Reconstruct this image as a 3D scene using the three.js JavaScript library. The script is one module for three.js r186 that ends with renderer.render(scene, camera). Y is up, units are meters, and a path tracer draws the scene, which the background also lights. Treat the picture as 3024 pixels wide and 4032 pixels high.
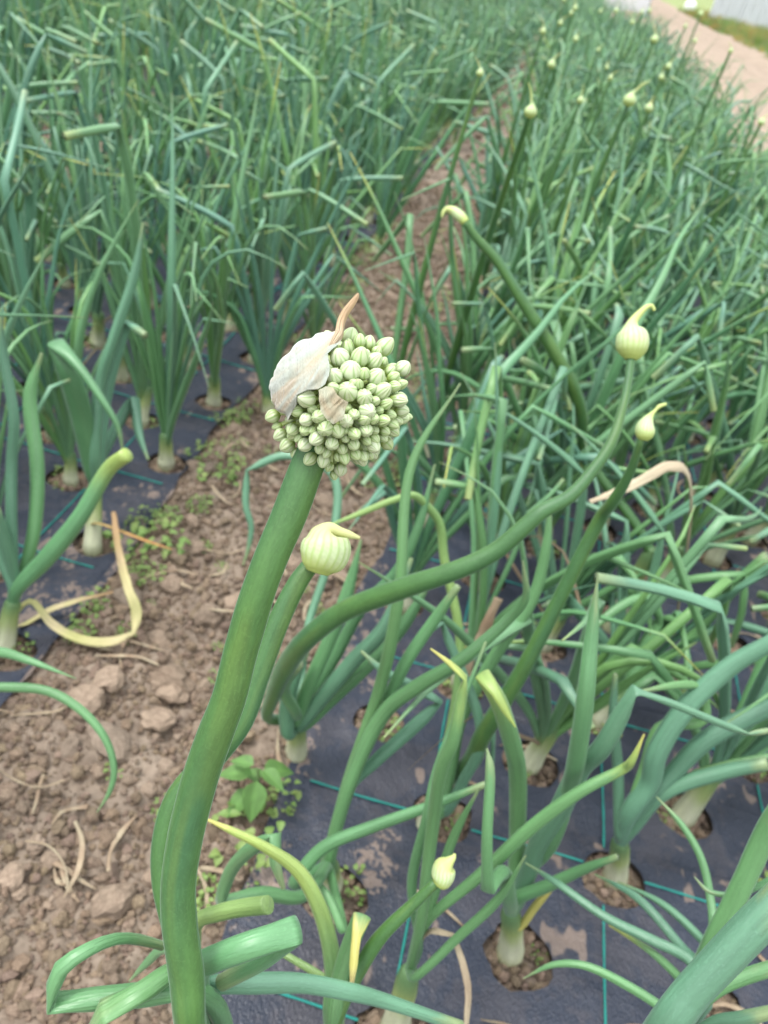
import * as THREE from 'three';
import { mergeGeometries } from 'three/addons/utils/BufferGeometryUtils.js';

// ---------------------------------------------------------------- camera, sky, sun, exposure
const scene = new THREE.Scene();
const camera = new THREE.PerspectiveCamera(67, 0.75, 0.02, 400);
camera.position.set(0, 0.8, 0);
camera.up.set(-0.27106, 0.77891, -0.56554);
camera.lookAt(-0.063954, 0.8 - 0.600808, -0.796831);
camera.focus = 0.29;
camera.userData.fStop = 13;
camera.updateMatrixWorld(true);

const sunDir = new THREE.Vector3(-0.32, 0.86, 0.12).normalize();
{
  const w = 256, h = 128, d = new Float32Array(w * h * 4);
  for (let y = 0; y < h; y++) {
    const el = ((y + 0.5) / h - 0.5) * Math.PI;
    for (let x = 0; x < w; x++) {
      const az = ((x + 0.5) / w - 0.5) * Math.PI * 2;
      const v = [Math.cos(el) * Math.cos(az), Math.sin(el), Math.cos(el) * Math.sin(az)];
      const dot = v[0] * sunDir.x + v[1] * sunDir.y + v[2] * sunDir.z;
      const s = Math.max(0, v[1]);
      const cl = 0.05 * Math.sin(5 * v[0] + 3 * Math.sin(4 * v[2])) * Math.sin(6 * v[2] + 2 * v[0]) * s;
      const L = (1 + 1.3 * s) / 2.3 * 1.12 + 0.3 * Math.pow(Math.max(0, dot), 6) + cl;
      const o = (y * w + x) * 4;
      d[o] = L * 0.965; d[o + 1] = L * 0.99; d[o + 2] = L * 1.035; d[o + 3] = 1;
    }
  }
  const sky = new THREE.DataTexture(d, w, h, THREE.RGBAFormat, THREE.FloatType);
  sky.mapping = THREE.EquirectangularReflectionMapping;
  sky.magFilter = sky.minFilter = THREE.LinearFilter; sky.wrapS = THREE.RepeatWrapping; sky.needsUpdate = true;
  scene.background = sky; scene.environment = sky;
}
const sun = new THREE.DirectionalLight(new THREE.Color(1, 0.965, 0.91), 1.3);
sun.position.copy(sunDir).multiplyScalar(20);
sun.castShadow = true; sun.shadow.radius = 26; sun.shadow.mapSize.set(2048, 2048);
Object.assign(sun.shadow.camera, { left: -8, right: 8, top: 12, bottom: -12, near: 1, far: 60 });
scene.add(sun, sun.target);

const renderer = new THREE.WebGLRenderer({ antialias: true });
renderer.setSize(768, 1024);
renderer.shadowMap.enabled = true;
renderer.toneMapping = THREE.LinearToneMapping;
renderer.toneMappingExposure = 2.5;

// surveyed points of the foreground plants, metres: [plant, part, kind, snapped at, [x, y, z, radius]...]
const T = {
base: {"A": [0.0, -0.19], "B": [0.06, -0.235], "C": [0.195, -0.403], "D": [0.093, -0.303], "E": [0, -0.413], "F": [0.307, -0.52], "H": [0.088, -0.512], "N": [-0.082, -0.552], "Q": [0.2, -0.17], "G": [0.33, -0.29], "I": [0.39, -0.855], "K": [-0.474, -0.577], "M": [-0.5, -0.33], "L": [-0.468, -0.782], "R": [0.31, -0.93]},
head: {"c":[-0.04685,0.65206,-0.25553],"bud":[[0.00438,0.02466,0.00656],[0.00796,0.02327,0.00438],[0.01153,0.02247,0.00477],[0.0173,0.02088,0.00656],[0.00815,0.0171,0.00636],[0.0004,0.0171,0.00676],[0.01332,0.01571,0.00597],[0.0171,0.01551,0.00318],[0.00457,0.01213,0.00696],[0.02446,0.01293,0.00597],[0.00955,0.01094,0.00438],[-0.00159,0.00994,0.00557],[0.01432,0.00955,0.00636],[0.01969,0.01193,0.00358],[0.00338,0.00398,0.00676],[0.01651,0.00438,0.00597],[0.02128,0.00597,0.00438],[0.02367,0.00676,0.00398],[0.00974,0.00179,0.00557],[0.02287,0.0008,0.00517],[0.0181,-0.0004,0.00438],[0.01372,0.0004,0.00358],[-0.01253,0.00139,0.00636],[0.01094,-0.00338,0.00597],[0.00974,-0.00636,0.00457],[0.02406,-0.00318,0.00477],[-0.02526,-0.00537,0.00517],[-0.01611,-0.00338,0.00438],[-0.01253,-0.00676,0.00477],[-0.00776,-0.00557,0.00477],[0.00298,-0.00716,0.00477],[0.01332,-0.00636,0.00398],[0.0171,-0.00696,0.00438],[0.02048,-0.00835,0.00378],[-0.0177,-0.01054,0.00438],[-0.01293,-0.01074,0.00398],[-0.00517,-0.01014,0.00517],[-0.0002,-0.01114,0.00477],[0.00597,-0.01213,0.00438],[0.01034,-0.01074,0.00477],[0.01372,-0.01074,0.00318],[-0.02227,-0.01253,0.00477],[-0.00855,-0.01392,0.00517],[-0.00259,-0.01591,0.00477],[0.00577,-0.01631,0.00398],[0.01054,-0.01472,0.00338],[0.01372,-0.01392,0.00358],[-0.01293,-0.01631,0.00517],[-0.01969,-0.01651,0.00557],[0.00139,-0.0179,0.00378],[0.01332,-0.0169,0.00477],[0.00656,-0.02009,0.00398],[0.00935,-0.02068,0.00398],[0.01153,-0.02029,0.00298],[-0.01094,-0.02168,0.00477],[-0.00577,-0.02227,0.00477],[0.00219,-0.02128,0.00398],[-0.0004,-0.02088,0.00298],[-0.00378,-0.02466,0.00358],[0.0006,-0.02585,0.00477],[-0.00179,-0.02784,0.00318],[-0.01651,-0.01949,0.00398],[0.0177,-0.01114,0.00358],[0.0169,-0.01352,0.00338],[-0.01869,-0.00636,0.00278],[-0.02347,-0.00915,0.00318],[-0.01014,-0.00278,0.00358],[0.00736,0.00676,0.00358],[0.00577,-0.00477,0.00398],[0.01531,-0.00318,0.00338],[0.02446,-0.00636,0.00398],[-0.00457,-0.01949,0.00318],[0.02645,-0.00557,0.00278],[-0.00736,-0.0179,0.00358],[-0.01531,-0.01352,0.00318],[0.00259,-0.01392,0.00318],[0.02088,0.00955,0.00398],[0.01452,0.01949,0.00358],[-0.00219,0.00517,0.00438],[-0.00457,-0.00796,0.00318],[0.00338,-0.00239,0.00358],[-0.01014,-0.01074,0.00318],[0.01969,-0.00477,0.00358],[0.02247,-0.00716,0.00358],[0.00577,0.00716,0.00358],[0.01253,0.00517,0.00358],[0.00259,-0.01074,0.00318]],"sp":[[-0.0006,0.02725],[-0.00378,0.02705],[-0.00855,0.02605],[-0.01332,0.02446],[-0.0173,0.02188],[-0.02128,0.0179],[-0.02367,0.01492],[-0.02526,0.01094],[-0.02637,0.00676],[-0.02613,0.00159],[-0.02526,-0.0008],[-0.02327,-0.00318],[-0.02088,-0.00438],[-0.01977,-0.00756],[-0.01889,-0.00457],[-0.01651,-0.0008],[-0.01571,0.00239],[-0.01173,0.00457],[-0.00815,0.00497],[-0.00537,0.00696],[-0.00398,0.00994],[-0.00338,0.01352],[-0.00398,0.01631],[-0.00438,0.01949],[-0.00219,0.02148],[0.0002,0.02227],[0.00139,0.02466],[0.00119,0.02705]],"fr":[[-0.00776,0.00477],[-0.00497,0.00617],[-0.00219,0.00557],[-0.0006,0.00278],[0.00139,0.00119],[0.00378,0.0],[0.00259,-0.00278],[0.00179,-0.00636],[-0.00219,-0.00855],[-0.00457,-0.00636],[-0.00696,-0.00358],[-0.00756,0.0008]],"tail":[[-0.00298,0.02108,0.00099],[-0.00099,0.02426,0.00159],[0.0,0.02585,0.00189],[0.00028,0.02744,0.00183],[0.0008,0.03063,0.00169],[0.00239,0.03421,0.00155],[0.00477,0.03739,0.00131],[0.00676,0.04017,0.00095],[0.00736,0.04129,0.00052]],"ex":[0.96043,0.17982,-0.21267],"ey":[-0.27106,0.77891,-0.56554],"ez":[0.06395,0.60081,0.79683]},
buds: {"A":[[-0.0474,0.544,-0.2776,0.00561],[-0.0473,0.5465,-0.2795,0.00898],[-0.0468,0.55,-0.2821,0.01159],[-0.0466,0.5538,-0.285,0.01225],[-0.0471,0.5571,-0.2874,0.01122],[-0.0477,0.5598,-0.2894,0.00804],[-0.0469,0.5615,-0.2908,0.00393],[-0.0423,0.5615,-0.2911,0.00243],[-0.0369,0.5612,-0.2913,0.00187],[-0.032,0.5608,-0.2915,0.00084]],"N":[[0.1059,0.5816,-0.5466,0.00432],[0.1056,0.5836,-0.5481,0.00729],[0.1047,0.5874,-0.5509,0.01067],[0.1032,0.5925,-0.5546,0.01167],[0.1013,0.5971,-0.5579,0.01],[0.0999,0.6004,-0.5603,0.0054],[0.1001,0.6036,-0.5627,0.00351],[0.1028,0.6086,-0.5667,0.00257],[0.1067,0.6134,-0.5706,0.00189],[0.1098,0.6146,-0.5718,0.00149],[0.1129,0.6123,-0.5703,0.00108]],"H":[[0.1332,0.5329,-0.5247,0.00302],[0.1328,0.5347,-0.526,0.0055],[0.1322,0.5378,-0.5282,0.00701],[0.1314,0.5413,-0.5308,0.00646],[0.1318,0.545,-0.5336,0.0044],[0.1331,0.5485,-0.5364,0.0022],[0.1351,0.5516,-0.5389,0.00124],[0.1374,0.5547,-0.5414,0.00151],[0.1417,0.5569,-0.5434,0.0011]],"B":[[0.0604,0.3664,-0.2426,0.00404],[0.0612,0.3682,-0.2441,0.00572],[0.0614,0.3716,-0.2466,0.00687],[0.061,0.3754,-0.2495,0.00619],[0.0626,0.3779,-0.2515,0.00337],[0.0644,0.3805,-0.2536,0.00175],[0.0647,0.3822,-0.2549,0.00081]],"R":[[-0.061,0.524,-0.9792,0.00483],[-0.0656,0.5271,-0.9812,0.00597],[-0.0724,0.5301,-0.9829,0.00625],[-0.0815,0.5329,-0.9843,0.00512],[-0.0883,0.5323,-0.9833,0.00313],[-0.0907,0.5283,-0.9801,0.00199],[-0.0905,0.5236,-0.9766,0.00085]]},
far: [[-0.021,0.64,-1.064,0.0156],[0.129,0.62,-1.553,0.022],[0.226,0.55,-2.13,0.0208],[0.258,0.64,-2.956,0.024],[-0.023,0.591,-2.122,0.019],[0.056,0.573,-1.817,0.0142],[-0.107,0.648,-1.242,0.0104],[0.364,0.556,-3.28,0.0229],[0.231,0.617,-2.144,0.0135],[0.104,0.619,-1.877,0.0105],[0.025,0.555,-3.532,0.0221],[-0.064,0.648,-2.191,0.0143],[-0.052,0.575,-3.86,0.0212],[-0.021,0.589,-4.426,0.024],[-0.01,0.641,-3.757,0.0203],[0.152,0.55,-6.362,0.024],[0.184,0.632,-4.64,0.0227],[0.276,0.602,-4.633,0.0227],[0.509,0.565,-2.25,0.0171],[0.549,0.7,-4.426,0.0234],[0.353,0.7,-2.117,0.0103],[0.538,0.607,-4.206,0.0185],[0.423,0.629,-5.801,0.024],[-0.231,0.551,-2.029,0.0107],[-0.006,0.643,-0.77,0.01],[-0.091,0.585,-5.794,0.024],[0.102,0.579,-3.019,0.0121],[0.497,0.646,-4.383,0.017],[-0.09,0.47,-1.203,0.0181],[0.36,0.623,-5.503,0.024],[0.103,0.613,-2.137,0.01]],
items: [
["A","flower_stalk","scape",[],[[-0.0419,0.4109,-0.1237,0.00692],[-0.0484,0.43,-0.1339,0.00745],[-0.0562,0.448,-0.1433,0.00764],[-0.0616,0.4661,-0.153,0.00742],[-0.0635,0.4853,-0.1628,0.00763],[-0.0633,0.502,-0.17,0.00753],[-0.0623,0.517,-0.176,0.00729],[-0.0606,0.5322,-0.1823,0.00719],[-0.0586,0.5479,-0.1896,0.00687],[-0.0584,0.5658,-0.1985,0.0067],[-0.0576,0.5836,-0.2072,0.00671],[-0.0559,0.6,-0.2173,0.00666],[-0.0534,0.6154,-0.2287,0.00674],[-0.0519,0.631,-0.2402,0.00643],[-0.0507,0.6394,-0.2463,0.00531]]],
["A","flower_stalk","scape",[],[[-0.048,0.3779,-0.1422,0.00498],[-0.0565,0.3904,-0.1527,0.0053],[-0.069,0.4051,-0.1645,0.00564],[-0.078,0.4178,-0.1751,0.00602],[-0.0829,0.4323,-0.1873,0.00629],[-0.0826,0.447,-0.2001,0.00631],[-0.072,0.4643,-0.2157,0.00627],[-0.0639,0.4793,-0.2294,0.00617],[-0.062,0.497,-0.2446,0.00589],[-0.06,0.5181,-0.2624,0.0055],[-0.0559,0.5351,-0.2772,0.00493],[-0.0519,0.543,-0.2853,0.00432]]],
["N","flower_stalk","scape",[],[[-0.1108,0.1152,-0.5039,0.00613],[-0.1046,0.1809,-0.4833,0.00823],[-0.093,0.2483,-0.4645,0.00953],[-0.0744,0.3145,-0.4452,0.00896],[-0.0498,0.3591,-0.4417,0.00853],[-0.0237,0.3913,-0.4366,0.00846],[0.0053,0.4229,-0.4314,0.00785],[0.0282,0.4439,-0.4319,0.00707],[0.0483,0.462,-0.4392,0.00658],[0.0621,0.482,-0.4476,0.0061],[0.0711,0.495,-0.4542,0.0055],[0.0871,0.5059,-0.4657,0.00487],[0.0981,0.5219,-0.4806,0.00423],[0.1061,0.5399,-0.4975,0.00376],[0.1078,0.5569,-0.5164,0.0033],[0.1074,0.5711,-0.533,0.00299],[0.1054,0.584,-0.5483,0.00285]]],
["H","flower_stalk","scape",[],[[0.1017,0.1497,-0.4967,0.00934],[0.1013,0.2092,-0.4878,0.0086],[0.1136,0.2953,-0.4998,0.00727],[0.1256,0.3855,-0.5294,0.00615],[0.1324,0.4465,-0.5437,0.00553],[0.1329,0.471,-0.5317,0.00477],[0.1344,0.5013,-0.5278,0.00372],[0.1311,0.5336,-0.525,0.00273]]],
["B","flower_stalk","scape",[],[[0.0248,0.2812,-0.1881,0.00454],[0.0263,0.2969,-0.1976,0.00466],[0.0332,0.3231,-0.2153,0.0045],[0.0379,0.3349,-0.2221,0.00421],[0.0481,0.3509,-0.2325,0.00365],[0.0587,0.3672,-0.2431,0.00296]]],
["A","leaf","g",[4],[[-0.0497,0.3967,-0.15,0.00612],[-0.044,0.4138,-0.1483,0.00623],[-0.0263,0.4297,-0.1542,0.00623],[-0.0089,0.4304,-0.1661,0.00574],[-0.0201,0.3983,-0.1636,0.00502],[-0.0385,0.372,-0.1573,0.00461]]],
["A","leaf","g",[3],[[-0.0498,0.383,-0.146,0.00542],[-0.076,0.3853,-0.1348,0.00606],[-0.1083,0.3862,-0.1221,0.00486],[-0.1058,0.4059,-0.13,0.00384],[-0.0977,0.4098,-0.139,0.00315],[-0.0901,0.4019,-0.1497,0.00272],[-0.0824,0.3895,-0.1572,0.0026],[-0.0731,0.3752,-0.1633,0.00233]]],
["A","leaf","g",[3],[[-0.0597,0.3885,-0.1493,0.00487],[-0.0698,0.4,-0.1321,0.00513],[-0.0825,0.3963,-0.122,0.00506],[-0.0845,0.3821,-0.1174,0.00471]]],
["A","leaf","b",[],[[-0.0451,0.3633,-0.1566,0.00467],[-0.0238,0.3578,-0.1667,0.00539],[-0.0008,0.3512,-0.1761,0.00515],[0.0245,0.3414,-0.1832,0.00478],[0.0439,0.3265,-0.1903,0.00415],[0.069,0.3103,-0.1968,0.00368],[0.0971,0.2937,-0.2033,0.0033]]],
["A","leaf","y2",[],[[-0.064,0.3555,-0.1868,0.0039],[-0.0526,0.3692,-0.1896,0.00458],[-0.0397,0.3807,-0.191,0.00475],[-0.0279,0.3908,-0.1912,0.00479]]],
["E","leaf","g",[3,6],[[-0.0216,0.1745,-0.3047,0.00557],[-0.0488,0.1974,-0.2875,0.0064],[-0.0748,0.2118,-0.2641,0.00527],[-0.0695,0.259,-0.2678,0.00471],[-0.0568,0.2986,-0.2664,0.0048],[-0.0428,0.3243,-0.2654,0.00449],[-0.0379,0.3103,-0.2552,0.00434],[-0.0284,0.2984,-0.247,0.00165]]],
["B","leaf","ytip2",[],[[0.0216,0.2645,-0.2004,0.00531],[0.017,0.2862,-0.211,0.00541],[0.0081,0.3079,-0.2212,0.00522],[-0.0048,0.3285,-0.2304,0.00503],[-0.0213,0.3458,-0.2367,0.00443],[-0.0426,0.3555,-0.2387,0.0033],[-0.0652,0.3598,-0.2401,0.00234],[-0.0809,0.3623,-0.2408,0.00083]]],
["B","leaf","yfold",[4],[[0.0239,0.2817,-0.1884,0.00537],[0.0202,0.3093,-0.2026,0.00504],[0.0212,0.335,-0.2158,0.00512],[0.0225,0.3493,-0.2205,0.00439],[0.0223,0.3446,-0.2106,0.00263],[0.0248,0.3373,-0.199,0.00247],[0.0276,0.3288,-0.1866,0.00039]]],
["B","leaf","y2",[],[[0.0232,0.2535,-0.2173,0.00254],[0.0076,0.2484,-0.2248,0.00275],[-0.0185,0.2443,-0.2321,0.00233]]],
["A","leaf","g",[],[[-0.0704,0.3408,-0.1752,0.00239],[-0.0807,0.3263,-0.1802,0.00259],[-0.089,0.3051,-0.1802,0.00241],[-0.0991,0.2792,-0.1767,0.00069]]],
["E","leaf","g",[],[[0.0205,0.1193,-0.3167,0.00444],[0.0017,0.1287,-0.3348,0.00401],[-0.0164,0.1288,-0.346,0.00305]]],
["R","flower_stalk","scape",[],[[0.1845,0.2462,-1.0028,0.00704],[0.1603,0.3043,-0.9909,0.00838],[0.1294,0.3554,-0.9732,0.00928],[0.0876,0.4005,-0.9679,0.00873],[0.0344,0.4482,-0.9728,0.00766],[-0.0144,0.4909,-0.9796,0.00637],[-0.043,0.5088,-0.9799,0.00545],[-0.0617,0.5243,-0.9794,0.00455]]],
["D","leaf","dry",[2],[[0.087,0.1725,-0.3119,0.00241],[0.1039,0.1785,-0.3116,0.00313],[0.1155,0.1693,-0.2992,0.00274],[0.1256,0.157,-0.2845,0.00326],[0.1307,0.1411,-0.2667,0.00233]]],
["I","leaf","dry",[],[[0.2505,0.3813,-0.7837,0.0054],[0.1861,0.3659,-0.7293,0.00447],[0.1507,0.3657,-0.6886,0.00191]]],
["H","leaf","dry",[],[[0.0836,0.1876,-0.6242,0.00386],[0.088,0.2168,-0.634,0.00483],[0.0911,0.2449,-0.6429,0.00377]]],
["H","leaf","y2",[],[[0.0652,0.2072,-0.5874,0.00491],[0.0217,0.2896,-0.6281,0.00482],[0.0072,0.3255,-0.636,0.0045],[-0.0086,0.3448,-0.6314,0.00442],[-0.0247,0.3596,-0.6233,0.00411],[-0.0424,0.3608,-0.6049,0.00381],[-0.0676,0.3541,-0.5799,0.00308],[-0.0902,0.3493,-0.5565,0.00129]]],
["N","leaf","b",[5],[[-0.1062,0.1385,-0.6222,0.00485],[-0.1055,0.2016,-0.6777,0.00515],[-0.1273,0.2742,-0.7385,0.00519],[-0.1876,0.2795,-0.7455,0.00495],[-0.2298,0.2539,-0.7306,0.00471],[-0.2213,0.2162,-0.7108,0.00418],[-0.21,0.1947,-0.7033,0.00365],[-0.2073,0.1703,-0.693,0.00282],[-0.2093,0.1472,-0.6832,0.00114]]],
["N","leaf","g",[],[[-0.0823,0.0903,-0.5376,0.00643],[-0.0619,0.1645,-0.57,0.00679],[-0.0478,0.2227,-0.59,0.00638],[-0.0211,0.2753,-0.6067,0.00574],[-0.0125,0.3268,-0.6211,0.00467],[-0.0133,0.3889,-0.6427,0.00091]]],
["C","leaf","ystub",[6],[[0.1571,0.1503,-0.4012,0.00733],[0.1373,0.2231,-0.4043,0.0075],[0.1184,0.2869,-0.4007,0.00742],[0.1002,0.3334,-0.3904,0.007],[0.0784,0.3802,-0.38,0.00642],[0.0621,0.3998,-0.3809,0.00485],[0.0727,0.3989,-0.3686,0.00365],[0.0818,0.3914,-0.3636,0.00301],[0.0926,0.3829,-0.3581,0.00063]]],
["C","leaf","g",[],[[0.1641,0.1391,-0.3808,0.0064],[0.179,0.1732,-0.3784,0.00578],[0.1968,0.2108,-0.3789,0.00462],[0.2152,0.246,-0.3777,0.0026]]],
["C","leaf","yellow",[],[[0.1813,0.0786,-0.3868,0.00371],[0.1869,0.118,-0.3918,0.00404],[0.1932,0.1539,-0.3943,0.00145]]],
["C","leaf","g",[3],[[0.1403,0.2048,-0.3406,0.00649],[0.1198,0.2647,-0.3238,0.00565],[0.1051,0.2901,-0.2916,0.0043],[0.0904,0.3405,-0.2983,0.00365],[0.0787,0.383,-0.3194,0.00314],[0.0733,0.3927,-0.3263,0.0006]]],
["C","leaf","b",[6,10],[[0.1674,0.1331,-0.3891,0.00785],[0.1609,0.2029,-0.391,0.00889],[0.1604,0.267,-0.3891,0.00881],[0.1588,0.3221,-0.3903,0.00792],[0.1629,0.3556,-0.3858,0.00717],[0.1668,0.41,-0.397,0.00646],[0.1719,0.4097,-0.3972,0.00323],[0.1958,0.4074,-0.3974,0.00291],[0.2269,0.4006,-0.3998,0.00277],[0.2567,0.3915,-0.4053,0.00248],[0.2741,0.3902,-0.4158,0.00218]]],
["C","leaf","g",[],[[0.1654,0.1449,-0.3978,0.00628],[0.1686,0.2171,-0.3898,0.00642],[0.1578,0.2981,-0.3872,0.00646],[0.1468,0.3476,-0.3735,0.0067],[0.1305,0.415,-0.3727,0.00591],[0.12,0.4589,-0.3924,0.00427],[0.1119,0.493,-0.405,0.00037]]],
["D","leaf","g",[],[[0.0855,0.1414,-0.2884,0.00352],[0.1075,0.1946,-0.3051,0.00395],[0.1246,0.2419,-0.3171,0.00364],[0.1301,0.2883,-0.3274,0.00067]]],
["D","leaf","ytip",[],[[0.0817,0.1769,-0.3148,0.0039],[0.1096,0.2372,-0.3333,0.00491],[0.1321,0.2934,-0.3482,0.00515],[0.1543,0.3411,-0.3566,0.00444],[0.1753,0.3666,-0.365,0.00355],[0.1753,0.3793,-0.362,0.0027],[0.1753,0.4027,-0.3671,0.00062]]],
["D","leaf","ytip",[5],[[0.0747,0.1991,-0.3059,0.00449],[0.0601,0.2884,-0.3281,0.0049],[0.0517,0.3521,-0.3316,0.00476],[0.0524,0.3813,-0.3348,0.00447],[0.0473,0.4257,-0.3491,0.00389],[0.0346,0.4314,-0.3523,0.00194],[0.0207,0.4362,-0.3549,0.0006]]],
["D","leaf","g",[],[[0.082,0.1815,-0.3184,0.00334],[0.0818,0.2526,-0.3468,0.00377],[0.0875,0.3027,-0.3599,0.00087]]],
["D","leaf","g",[],[[0.0846,0.1393,-0.3118,0.00345],[0.0615,0.2091,-0.325,0.00402],[0.056,0.2809,-0.341,0.00416],[0.0541,0.3094,-0.3623,0.00399],[0.0626,0.3896,-0.4234,0.00104]]],
["E","leaf","g",[],[[-0.03,0.1426,-0.3302,0.00553],[-0.015,0.1819,-0.3453,0.00562],[0.0221,0.2165,-0.3587,0.00513],[0.0601,0.2483,-0.3701,0.00428],[0.0963,0.2808,-0.3818,0.00274]]],
["E","leaf","g",[],[[-0.0083,0.1767,-0.4078,0.00628],[0.0044,0.2589,-0.4374,0.00685],[0.0259,0.3037,-0.4394,0.00639],[0.0513,0.346,-0.4399,0.00538],[0.078,0.3881,-0.457,0.00436],[0.0842,0.4119,-0.4587,0.0032],[0.0728,0.4419,-0.4637,0.00069]]],
["E","leaf","b",[4],[[-0.0081,0.1608,-0.4209,0.00539],[0.0087,0.1903,-0.4362,0.00598],[0.0313,0.224,-0.455,0.00634],[0.0511,0.2549,-0.4716,0.00607],[0.0242,0.2612,-0.4741,0.00471],[-0.0056,0.2669,-0.4761,0.00398],[-0.0306,0.2778,-0.4823,0.00126]]],
["E","leaf","g",[],[[-0.0087,0.1748,-0.4189,0.00595],[0.0043,0.2504,-0.455,0.0058],[0.0113,0.2974,-0.4691,0.00555],[0.0254,0.3442,-0.4835,0.00492],[0.0345,0.3788,-0.4883,0.00287]]],
["E","leaf","g",[],[[-0.0096,0.1711,-0.4161,0.00595],[-0.0052,0.262,-0.4498,0.00571],[-0.0065,0.3228,-0.4604,0.00538],[-0.0123,0.3785,-0.4743,0.00473],[-0.0284,0.4635,-0.517,0.00369],[-0.0085,0.5279,-0.5471,0.00072]]],
["F","leaf","b",[],[[0.2647,0.1238,-0.4903,0.00537],[0.238,0.1942,-0.5077,0.00541],[0.2133,0.2497,-0.5141,0.00478],[0.1961,0.3029,-0.5194,0.00209]]],
["F","leaf","b",[],[[0.2772,0.1291,-0.4953,0.00747],[0.2884,0.1771,-0.5072,0.00819],[0.3286,0.2189,-0.5169,0.00775],[0.3608,0.2495,-0.5175,0.00646]]],
["F","leaf","b",[],[[0.2628,0.1572,-0.4902,0.0091],[0.2684,0.1974,-0.5,0.00979],[0.2612,0.2334,-0.5057,0.01],[0.2688,0.2824,-0.5224,0.00956],[0.2919,0.3319,-0.5406,0.00871],[0.3106,0.364,-0.5454,0.00729],[0.3249,0.3936,-0.5479,0.00395]]],
["F","leaf","b",[],[[0.2713,0.1478,-0.4963,0.00691],[0.2909,0.201,-0.5161,0.00844],[0.3071,0.2459,-0.5293,0.00935],[0.3454,0.2917,-0.5449,0.00859],[0.3705,0.3251,-0.5502,0.00419]]],
["F","leaf","g",[5],[[0.2634,0.1554,-0.4889,0.00568],[0.2617,0.2043,-0.5089,0.00603],[0.2613,0.2478,-0.5249,0.00614],[0.291,0.2697,-0.5271,0.00539],[0.2761,0.3049,-0.5357,0.00486],[0.2469,0.3089,-0.5196,0.00415],[0.2162,0.3092,-0.5007,0.00142]]],
["G","leaf","b",[],[[0.2783,0.2462,-0.295,0.00411],[0.2655,0.2487,-0.3109,0.00387],[0.2389,0.2437,-0.3201,0.00378],[0.2076,0.2337,-0.3326,0.00337],[0.1714,0.225,-0.3533,0.00276],[0.1503,0.2104,-0.3707,0.00057]]],
["G","leaf","b",[],[[0.2806,0.2439,-0.306,0.00369],[0.2728,0.2239,-0.3321,0.00373],[0.2429,0.2165,-0.366,0.00338],[0.2146,0.195,-0.3893,0.00079]]],
["G","leaf","b",[],[[0.2868,0.2507,-0.3116,0.00369],[0.2889,0.2299,-0.3379,0.00373],[0.2641,0.2163,-0.3675,0.00319],[0.2348,0.1938,-0.3901,0.00079]]],
["G","leaf","ytip",[],[[0.2672,0.2497,-0.2842,0.00323],[0.2597,0.24,-0.3014,0.00318],[0.2438,0.2311,-0.3185,0.0026],[0.2161,0.2212,-0.3339,0.00054]]],
["G","leaf","g",[],[[0.252,0.2728,-0.2502,0.00344],[0.2309,0.2741,-0.2595,0.00334],[0.2083,0.2731,-0.267,0.00324],[0.1808,0.2702,-0.2727,0.00282],[0.162,0.2587,-0.2725,0.00223],[0.1469,0.2393,-0.2667,0.0004]]],
["G","leaf","g",[],[[0.2822,0.3665,-0.3233,0.00254],[0.269,0.3504,-0.3164,0.00242],[0.2556,0.3382,-0.3123,0.00214],[0.2426,0.333,-0.3137,0.0017],[0.2335,0.3341,-0.32,0.00047]]],
["Q","leaf","b",[],[[0.1684,0.4215,-0.1799,0.00851],[0.1728,0.4404,-0.1882,0.0085],[0.1823,0.4633,-0.2,0.00864],[0.1908,0.4843,-0.2103,0.00852],[0.2014,0.5079,-0.2226,0.00763]]],
["G","leaf","g",[],[[0.2559,0.297,-0.2938,0.00622],[0.2546,0.349,-0.3078,0.00688],[0.2513,0.4016,-0.3222,0.00661],[0.2456,0.4374,-0.3236,0.00482]]],
["Q","leaf","g",[],[[0.2144,0.3417,-0.2239,0.00408],[0.2251,0.3658,-0.2345,0.00428],[0.2445,0.3853,-0.2424,0.00421],[0.2563,0.3988,-0.2452,0.00251]]],
["Q","leaf","b",[],[[0.2251,0.3528,-0.2205,0.00386],[0.2336,0.368,-0.2201,0.00415],[0.2458,0.3852,-0.2215,0.00368]]],
["G","leaf","g",[],[[0.2743,0.2719,-0.3266,0.00318],[0.2707,0.2807,-0.3455,0.00307],[0.2616,0.2921,-0.3659,0.00295],[0.2459,0.3,-0.3832,0.00247],[0.2246,0.3054,-0.3981,0.00054]]],
["H","leaf","b",[4],[[0.0927,0.0889,-0.4753,0.00574],[0.0988,0.1422,-0.4783,0.00576],[0.0996,0.2066,-0.4892,0.00509],[0.0342,0.2896,-0.534,0.00437],[0.0136,0.2785,-0.5114,0.00129]]],
["H","leaf","g",[],[[0.0888,0.0862,-0.4729,0.00598],[0.0855,0.1397,-0.492,0.00633],[0.0796,0.1922,-0.5102,0.00642],[0.0932,0.2604,-0.5418,0.00628],[0.1106,0.3197,-0.5671,0.0057],[0.1076,0.3697,-0.5836,0.00472],[0.0967,0.4163,-0.597,0.00105]]],
["I","leaf","b",[3],[[0.3716,0.1199,-0.8096,0.00616],[0.3872,0.142,-0.8119,0.0067],[0.4029,0.1664,-0.8159,0.00692],[0.4517,0.1715,-0.808,0.00594],[0.4775,0.1761,-0.7978,0.0044]]],
["I","leaf","g",[],[[0.3729,0.1253,-0.8138,0.00925],[0.3866,0.201,-0.8218,0.00978],[0.4068,0.272,-0.8267,0.00853]]],
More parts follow.
